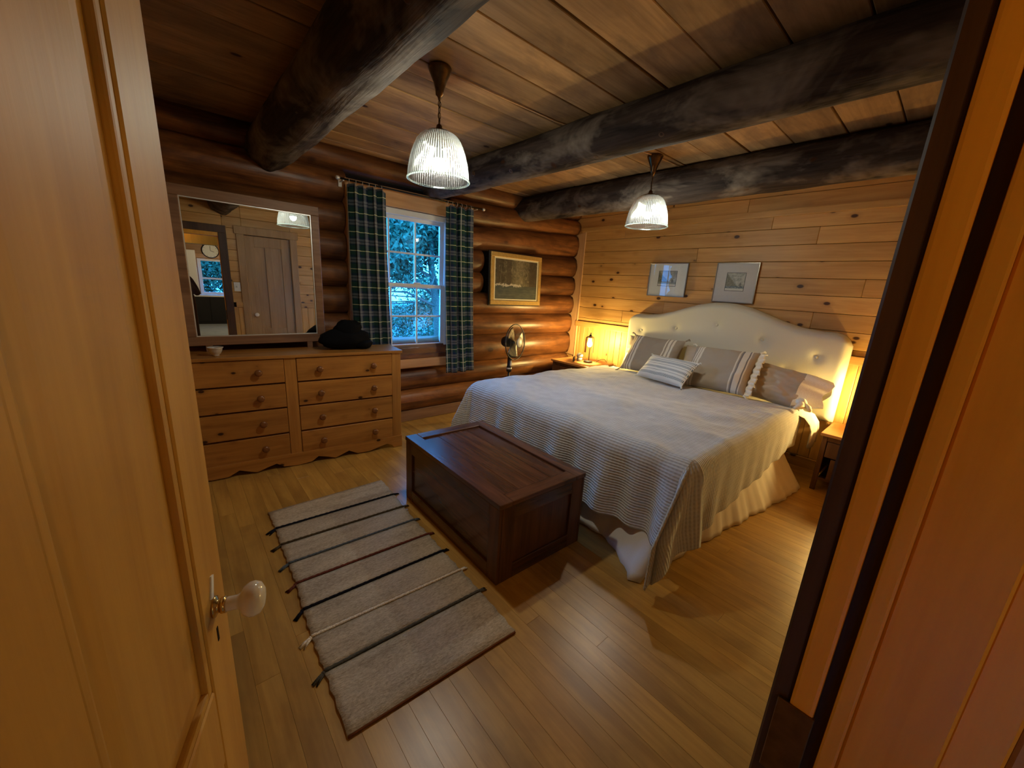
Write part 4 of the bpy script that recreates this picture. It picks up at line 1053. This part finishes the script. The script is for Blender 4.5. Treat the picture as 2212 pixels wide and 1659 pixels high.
cd = mk('lamp_cord', tube([(4.175, 3.07, .609), (4.20, 3.06, .615), (4.25, 3.03, .65), (4.29, 3.0, .655), (4.32, 2.98, .615)], .003, 6), m_black, None, True); tag(cd, 'short black lamp cord looping on the left nightstand behind the lamp', 'cord')

# ------------------------------------------------------------------ pedestal fan behind the bed
Fn = thing('pedestal_fan', 'black pedestal fan standing in front of the log wall beyond the bed', 'fan', (2.93, 3.36, 0))
mk('base', lathe([(.17, 0), (.17, .012), (.15, .025), (.04, .04), (.03, .05)], 36), m_black, Fn, True)
mk('lower_pole', tube([(0, 0, .04), (0, 0, .56)], .012, 12), m_black, Fn, True)
mk('neck', lathe([(.028, .545), (.032, .56), (.032, .59), (.024, .62), (.024, .70), (.018, .74), (.014, .80)], 20), m_black, Fn, True)
cp_ = mk('control_panel', box(-.012, .012, -.034, -.018, .62, .68, .003), m_silver, Fn)
mk('collar', lathe([(.034, .575), (.034, .595)], 20), m_silver, Fn, True)
Hd = bpy.data.objects.new('fan_head', None)
# the head faces towards the bed and slightly up the room
hdir = Vector((.28, -.96, .06)).normalized(); q_ = hdir.to_track_quat('Z', 'Y')
Hd = mk('fan_head', lathe([(.012, -.17), (.05, -.165), (.062, -.14), (.062, -.06), (.05, -.045), (.02, -.04), (.02, .0)], 28), m_black, Fn, True, recenter=False)
Hd.rotation_euler = q_.to_euler(); Hd.location = (.045, -.03, .895)
R_ = .205
def cage(z, sgn):
    parts = []
    for rr_ in (.06, .11, .16): parts.append(tube([(rr_ * math.cos(a), rr_ * math.sin(a), z + sgn * (.035 * (1 - (rr_ / R_) ** 2))) for a in np.linspace(0, 2 * PI, 48, endpoint=False)], .0014, 4, True))
    for k_ in range(60):
        a = 2 * PI * k_ / 60
        parts.append(tube([(r_ * math.cos(a), r_ * math.sin(a), z + sgn * (.035 * (1 - (r_ / R_) ** 2))) for r_ in (.04, .10, .16, .195)] + [(R_ * math.cos(a), R_ * math.sin(a), z)], .0011, 4))
    return merge(*parts)
mk('rear_guard', cage(-.022, -1), m_black, Hd, True, False)
mk('front_guard', cage(.026, 1), m_black, Hd, True, False)
mk('guard_rim', merge(tube([(R_ * math.cos(a), R_ * math.sin(a), .002) for a in np.linspace(0, 2 * PI, 56, endpoint=False)], .006, 8, True)), m_black, Hd, True, False)
mk('hub_badge', lathe([(.055, .052), (.055, .060), (.045, .066), (.003, .069)], 30), plain('cream_badge', (.72, .68, .50), .4), Hd, True, False)
m_blade = glasslike('smoky_blade', (.28, .26, .20), gloss=.12, rough=.3)
for k_ in range(3):
    V = []; 
    for i in range(10):
        u = i / 9; r_ = .025 + .155 * u
        for j in range(8):
            v = j / 7 - .5; a = 2 * PI * k_ / 3 + v * (1.3 - .2 * u) + .2 * u
            V.append((r_ * math.cos(a), r_ * math.sin(a), .012 * v * 2))
    o = mk('blade', (V, grid_faces(10, 8)), m_blade, Hd, True, False); sm = o.modifiers.new('t', 'SOLIDIFY'); sm.thickness = .002

# ------------------------------------------------------------------ hall and kitchen behind the viewer (seen in the mirror)
m_kfl = plain('pale_kitchen_floor', (.50, .58, .66), .25, nz=.05, nscale=6)
m_kw = wood('kitchen_log_wall', (.30, .15, .06), (.45, .25, .11), axis='X', across='XZ', knots=.2, rough=.5, var=.1)
m_ywall = wood('yellow_pine_wall', (.60, .36, .11), (.72, .46, .17), axis='Z', across='XZ', knots=.1, rough=.5, var=.05)
KX0, KX1, KY = -1.6, 3.0, -7.4
s_ = mk('floor_hall', box(KX0, KX1, KY, YH - .001, -.06, 0), m_kfl); tag(s_, kind='structure')
s_ = mk('ceiling_hall', box(KX0, KX1, KY, YH - .001, 2.50, 2.56), m_beam); tag(s_, kind='structure')
s_ = mk('wall_hall_back', join_bm(box(KX0, .72, KY - .1, KY, 0, 2.5), box(2.0, KX1, KY - .1, KY, 0, 2.5), box(.72, 2.0, KY - .1, KY, 0, .80), box(.72, 2.0, KY - .1, KY, 1.80, 2.5)), m_kw); tag(s_, kind='structure')
s_ = mk('wall_hall_left', box(KX0 - .08, KX0, KY, YH, 0, 2.5), m_ywall); tag(s_, kind='structure')
s_ = mk('wall_hall_right', box(KX1, KX1 + .08, KY, YH, 0, 2.5), m_kw); tag(s_, kind='structure')
s_ = mk('trim_27', box(.60, 2.1, KY, KY + .02, 1.82, 1.93, .004), m_trimx); tag(s_, kind='structure')
s_ = mk('window_2', join_bm(box(.72, .80, KY - .06, KY + .02, .80, 1.80, .004), box(1.92, 2.0, KY - .06, KY + .02, .80, 1.80, .004), box(.80, 1.92, KY - .06, KY + .02, 1.74, 1.80, .004), box(.80, 1.92, KY - .06, KY + .02, .80, .87, .004), box(.80, 1.92, KY - .05, KY - .01, 1.23, 1.28, .003)), m_white); tag(s_, kind='structure')
for z0, z1 in ((.87, 1.23), (1.28, 1.74)):
    o = mk('pane', box(.80, 1.92, KY - .035, KY - .03, z0, z1), m_pane, s_); o.location = Vector(o.location) - Vector(s_.location)
for nm, v in (('trim_28', box(-.50, .27, -1.36, -1.26, 0, 1.90, .004)), ('trim_29', box(-.50, 1.7, -1.37, -1.25, 1.90, 2.09, .004))):
    s_ = mk(nm, v, m_ywall if nm == 'trim_28' else m_jamb); tag(s_, kind='structure')
# partition and stub wall near the doorway
s_ = mk('wall_partition', box(-1.6, .30, -2.35, -2.25, 0, 2.5), m_ywall); tag(s_, kind='structure')
s_ = mk('wall_hall_side', box(.674, .72, -.36, -.145, 0, 2.5), m_dark); tag(s_, kind='structure'); SL = Vector(s_.location)
for i in range(17):
    o = mk('wall_board', box(.660, .674, -.36, -.145, .148 * i + .05, .148 * (i + 1) + .046, .003), m_board, s_); o.location = Vector(o.location) - SL
ck = thing('wall_clock', 'round white wall clock above the kitchen window, seen in the mirror', 'clock', (1.05, KY + .03, 2.03))
mk('clock_case', lathe([(.20, 0), (.205, .012), (.20, .025), (.185, .028)], 40, 'Y', (0, .03, 0)), m_black, ck, True)
mk('clock_dial', lathe([(.182, 0), (.182, .003)], 40, 'Y', (0, .034, 0)), plain('clock_face', (.8, .82, .72), .5), ck)
mk('clock_hand', box(-.006, .006, .034, .038, 0, .13), m_black, ck); mk('clock_hand', bm_rot(box(-.007, .007, .034, .038, 0, .09), 1.9, 'Y'), m_black, ck)
for k_ in range(12):
    a = k_ * PI / 6; mk('hour_mark', bm_rot(box(-.004, .004, .034, .036, .15, .172), a, 'Y'), m_black, ck)
gl = thing('kitchen_light', 'bright round ceiling light in the kitchen, seen in the mirror', 'ceiling light', (1.29, -4.9, 0))
mk('globe', blob((0, 0, 2.30), (.13, .13, .07), 0, 0), m_kglobe, gl, True)
mk('ceiling_plate', lathe([(.07, 2.35), (.07, 2.499)], 24), m_white, gl, True)
kc = thing('kitchen_counter', 'dark kitchen base cabinets with a white worktop below the far window', 'counter', (1.3, KY + .3, 0))
mk('cabinet', box(-1.0, 1.2, -.28, .28, 0, .76), m_black, kc); mk('worktop', box(-1.02, 1.22, -.29, .31, .76, .80, .004), m_white, kc)
for i in range(4): mk('cabinet_door', box(-.98 + .55 * i, -.98 + .55 * i + .53, .28, .298, .08, .74, .003), m_black, kc)
fr = thing('kitchen_cupboard', 'tall white cupboard left of the kitchen window, seen in the mirror', 'cupboard', (.52, KY + .22, 0))
mk('cupboard_body', box(-.16, .16, -.2, .2, .80, 2.0, .004), m_white, fr); mk('cupboard_door', box(-.155, .155, .2, .215, .82, 1.98, .003), m_white, fr)
pw_ = thing('newel_post', 'brown round wooden post standing in the hall, seen in the mirror', 'post', (.27, -.98, 0))
mk('post', lathe([(.055, 0), (.055, .9), (.045, 1.08), (.035, 1.10)], 20), m_darkwood, pw_, True)
mk('post_cap', blob((0, 0, 1.13), (.06, .06, .04), .05, 2), m_darkwood, pw_, True)

# ---- person holding the phone in the doorway
m_skin = plain('skin', (.48, .27, .18), .5, nz=.05); m_coat = plain('dark_brown_fleece', (.055, .03, .028), .9, nz=.2); m_jeans = plain('dark_jeans', (.03, .035, .055), .85, nz=.2)
m_hair = plain('dark_hair', (.03, .018, .012), .6, nz=.3); m_shoe = plain('dark_shoe', (.02, .02, .02), .6)
def skin_mesh(nodes, edges, name, mats, parent, subdiv=2):
    me = bpy.data.meshes.new(name); me.from_pydata([n_[0] for n_ in nodes], edges, []); o = bpy.data.objects.new(name, me); link(o, parent)
    o.modifiers.new('skin', 'SKIN'); 
    for i, n_ in enumerate(nodes): me.skin_vertices[0].data[i].radius = n_[1]
    me.skin_vertices[0].data[0].use_root = True
    sb = o.modifiers.new('sub', 'SUBSURF'); sb.levels = subdiv; sb.render_levels = subdiv
    bpy.context.view_layer.update()
    dg = bpy.context.evaluated_depsgraph_get(); m2 = bpy.data.meshes.new_from_object(o.evaluated_get(dg)); o.modifiers.clear(); o.data = m2
    for m_ in mats: m2.materials.append(m_)
    m2.polygons.foreach_set('use_smooth', [True] * len(m2.polygons))
    return o
Pn = thing('person', 'person in dark clothes standing in the doorway and holding up a phone', 'person', (.08, -.50, 0))
N_ = [((0, 0, .92), (.15, .11)), ((0, 0, 1.08), (.135, .10)), ((0, .01, 1.26), (.165, .11)), ((0, 0, 1.37), (.13, .09)), ((0, .0, 1.44), (.055, .055)), ((0, .03, 1.52), (.055, .06)), ((0, .02, 1.60), (.075, .088)), ((0, .01, 1.68), (.07, .082)),
      ((.17, 0, 1.36), (.06, .06)), ((.235, .06, 1.20), (.048, .048)), ((.25, .17, 1.14), (.042, .042)), ((.12, .34, 1.36), (.032, .032)), ((.035, .44, 1.46), (.026, .022)),
      ((-.17, 0, 1.36), (.06, .06)), ((-.27, .06, 1.20), (.048, .048)), ((-.31, .17, 1.14), (.042, .042)), ((-.24, .34, 1.36), (.032, .032)), ((-.17, .43, 1.46), (.026, .022)),
      ((.09, 0, .80), (.095, .10)), ((.11, .02, .48), (.062, .065)), ((.11, -.01, .10), (.042, .045)), ((.13, .12, .04), (.042, .035)),
      ((-.09, 0, .80), (.095, .10)), ((-.11, .02, .48), (.062, .065)), ((-.11, -.01, .10), (.042, .045)), ((-.13, .12, .04), (.042, .035))]
Ed = [(0, 1), (1, 2), (2, 3), (3, 4), (4, 5), (5, 6), (6, 7), (3, 8), (8, 9), (9, 10), (10, 11), (11, 12), (3, 13), (13, 14), (14, 15), (15, 16), (16, 17), (0, 18), (18, 19), (19, 20), (20, 21), (0, 22), (22, 23), (23, 24), (24, 25)]
bd = skin_mesh(N_, Ed, 'body', [m_skin, m_coat, m_jeans, m_shoe], Pn)
for p_ in bd.data.polygons:
    c_ = p_.center
    if c_.z < .09: p_.material_index = 3
    elif c_.z < .93: p_.material_index = 2
    elif c_.z < 1.455 and c_.y < .38: p_.material_index = 1
fixn(bd)
mk('hair', blob((0, -.015, 1.655), (.092, .105, .10), .06, 4), m_hair, Pn, True)
mk('nose', blob((0, .118, 1.585), (.012, .018, .020), 0, 0, 10, 8), m_skin, Pn, True)
for sx in (-1, 1):
    mk('eye', blob((sx * .03, .100, 1.612), (.012, .008, .008), 0, 0, 10, 8), m_white, Pn, True)
    mk('ear', blob((sx * .082, .01, 1.60), (.010, .018, .028), 0, 0, 10, 8), m_skin, Pn, True)
    base = Vector((.035, .44, 1.46)) if sx > 0 else Vector((-.17, .43, 1.46))
    for f_ in range(4):
        st = base + Vector((0, -.006, -.018 + f_ * .013)); ddx = -sx
        mk('finger', tube([st, st + Vector((ddx * .012, .028, .008)), st + Vector((ddx * .030, .036, .010)), st + Vector((ddx * .044, .028, .010))], [.009, .0085, .008, .006], 8), m_skin, Pn, True)
    mk('thumb', tube([base + Vector((0, -.01, -.015)), base + Vector((ddx * .022, -.012, -.008)), base + Vector((ddx * .040, -.002, 0))], [.011, .010, .008], 8), m_skin, Pn, True)
phone = mk('phone', box(-.078, .078, -.030, -.022, 1.462, 1.538, .003, 2), m_black); tag(phone, 'black phone held upright in both hands in the doorway', 'phone')

# ------------------------------------------------------------------ outdoors
m_grass = plain('lawn', (.03, .10, .10), .95, nz=.25, nscale=3)
g_ = mk('lawn', box(-14, 22, YW + .3, 40, -.75, -.7), m_grass); tag(g_, kind='structure')
g_ = mk('rear_lawn', box(-14, 22, -30, KY - .3, -.75, -.7), m_grass); tag(g_, kind='structure')
m_leaf = plain('leaf', (.05, .125, .075), .6, nz=.5, nscale=8); m_bark = plain('bark', (.12, .09, .07), .9, nz=.3)
def tree(loc, label, crown, n_leaf, seed, trunk_r=.14, ht_=3.4, group=None, lean=0):
    r = thing('tree', label, 'tree', loc, 0, group); rr_ = random.Random(seed)
    parts = [tube([(0, 0, -.7), (.03 + lean * .3, 0, .6), (-.02 + lean * .7, .05, 1.9), (lean, 0, ht_)], [trunk_r, trunk_r * .85, trunk_r * .6, trunk_r * .25], 12)]
    for k_ in range(16):
        z0 = rr_.uniform(.9, ht_ * .9); a = rr_.uniform(0, 2 * PI); L_ = rr_.uniform(.7, 1.0)
        p0 = Vector((0 + lean * z0 / ht_, 0, z0)); d = Vector((math.cos(a), math.sin(a), rr_.uniform(.0, .5)))
        e = p0 + Vector((d.x * crown[0] * L_, d.y * crown[1] * L_, d.z * 1.0))
        mid = (p0 + e) / 2 + Vector((0, 0, .18)); parts.append(tube([p0, mid, e], [.04, .025, .008], 6))
        for q in range(4):
            s0 = mid.lerp(e, rr_.random()); parts.append(tube([s0, s0 + Vector((rr_.uniform(-.5, .5), rr_.uniform(-.4, .4), rr_.uniform(-.25, .35)))], [.012, .003], 4))
    mk('trunk', merge(*parts), m_bark, r, True)
    rs = np.random.RandomState(seed); nc = 90
    th = rs.rand(nc) * 2 * PI; ph_ = np.arccos(rs.rand(nc) * 1.9 - .95); rad = rs.rand(nc) ** .4
    cc = np.stack([np.cos(th) * np.sin(ph_) * crown[0] * rad + lean * .6, np.sin(th) * np.sin(ph_) * crown[1] * rad, crown[3] + np.cos(ph_) * crown[2] * rad], 1)
    ci = cc[rs.randint(0, nc, n_leaf)] + rs.randn(n_leaf, 3) * .20
    ax = rs.randn(n_leaf, 3); ax /= np.linalg.norm(ax, axis=1)[:, None]; bx_ = np.cross(ax, rs.randn(n_leaf, 3)); bx_ /= np.linalg.norm(bx_, axis=1)[:, None]
    sz = (.045 + .035 * rs.rand(n_leaf))[:, None]
    V = np.concatenate([ci - ax * sz, ci + bx_ * sz * .45, ci + ax * sz, ci - bx_ * sz * .45], 1).reshape(-1, 3)
    F = np.arange(n_leaf * 4).reshape(-1, 4)
    me = bpy.data.meshes.new('foliage'); me.vertices.add(len(V)); me.vertices.foreach_set('co', V.ravel()); me.loops.add(len(F) * 4); me.loops.foreach_set('vertex_index', F.ravel().astype(np.int32))
    me.polygons.add(len(F)); me.polygons.foreach_set('loop_start', np.arange(0, len(F) * 4, 4, dtype=np.int32)); me.update(calc_edges=True); me.materials.append(m_leaf)
    o = bpy.data.objects.new('foliage', me); link(o, r); o['kind'] = 'stuff'
    return r
tree((5.1, 8.6, 0), 'leafy tree with spreading branches just outside the bedroom window', (2.5, 1.6, 1.45, 2.75), 34000, 5, .13, 3.8, None, -.3)
hdg = tree((9.5, 13.0, -.4), 'low hedge of dense shrubs across the lawn beyond the bedroom window', (6.5, 1.0, 1.35, .9), 26000, 21, .08, 1.2)
hdg.name = 'hedge'; hdg['category'] = 'hedge'
tree((8.5, 20, 0), 'denser leafy tree farther off beyond the window', (3.4, 2.5, 2.6, 3.8), 16000, 9, .2, 5)
tree((1.5, -9.6, 0), 'leafy tree added outside the kitchen window, crown dense to block sky light', (2.0, .9, 1.9, 1.7), 24000, 3, .13, 3.2)  # added tree, set close and dense to cut blue sky light into the hall
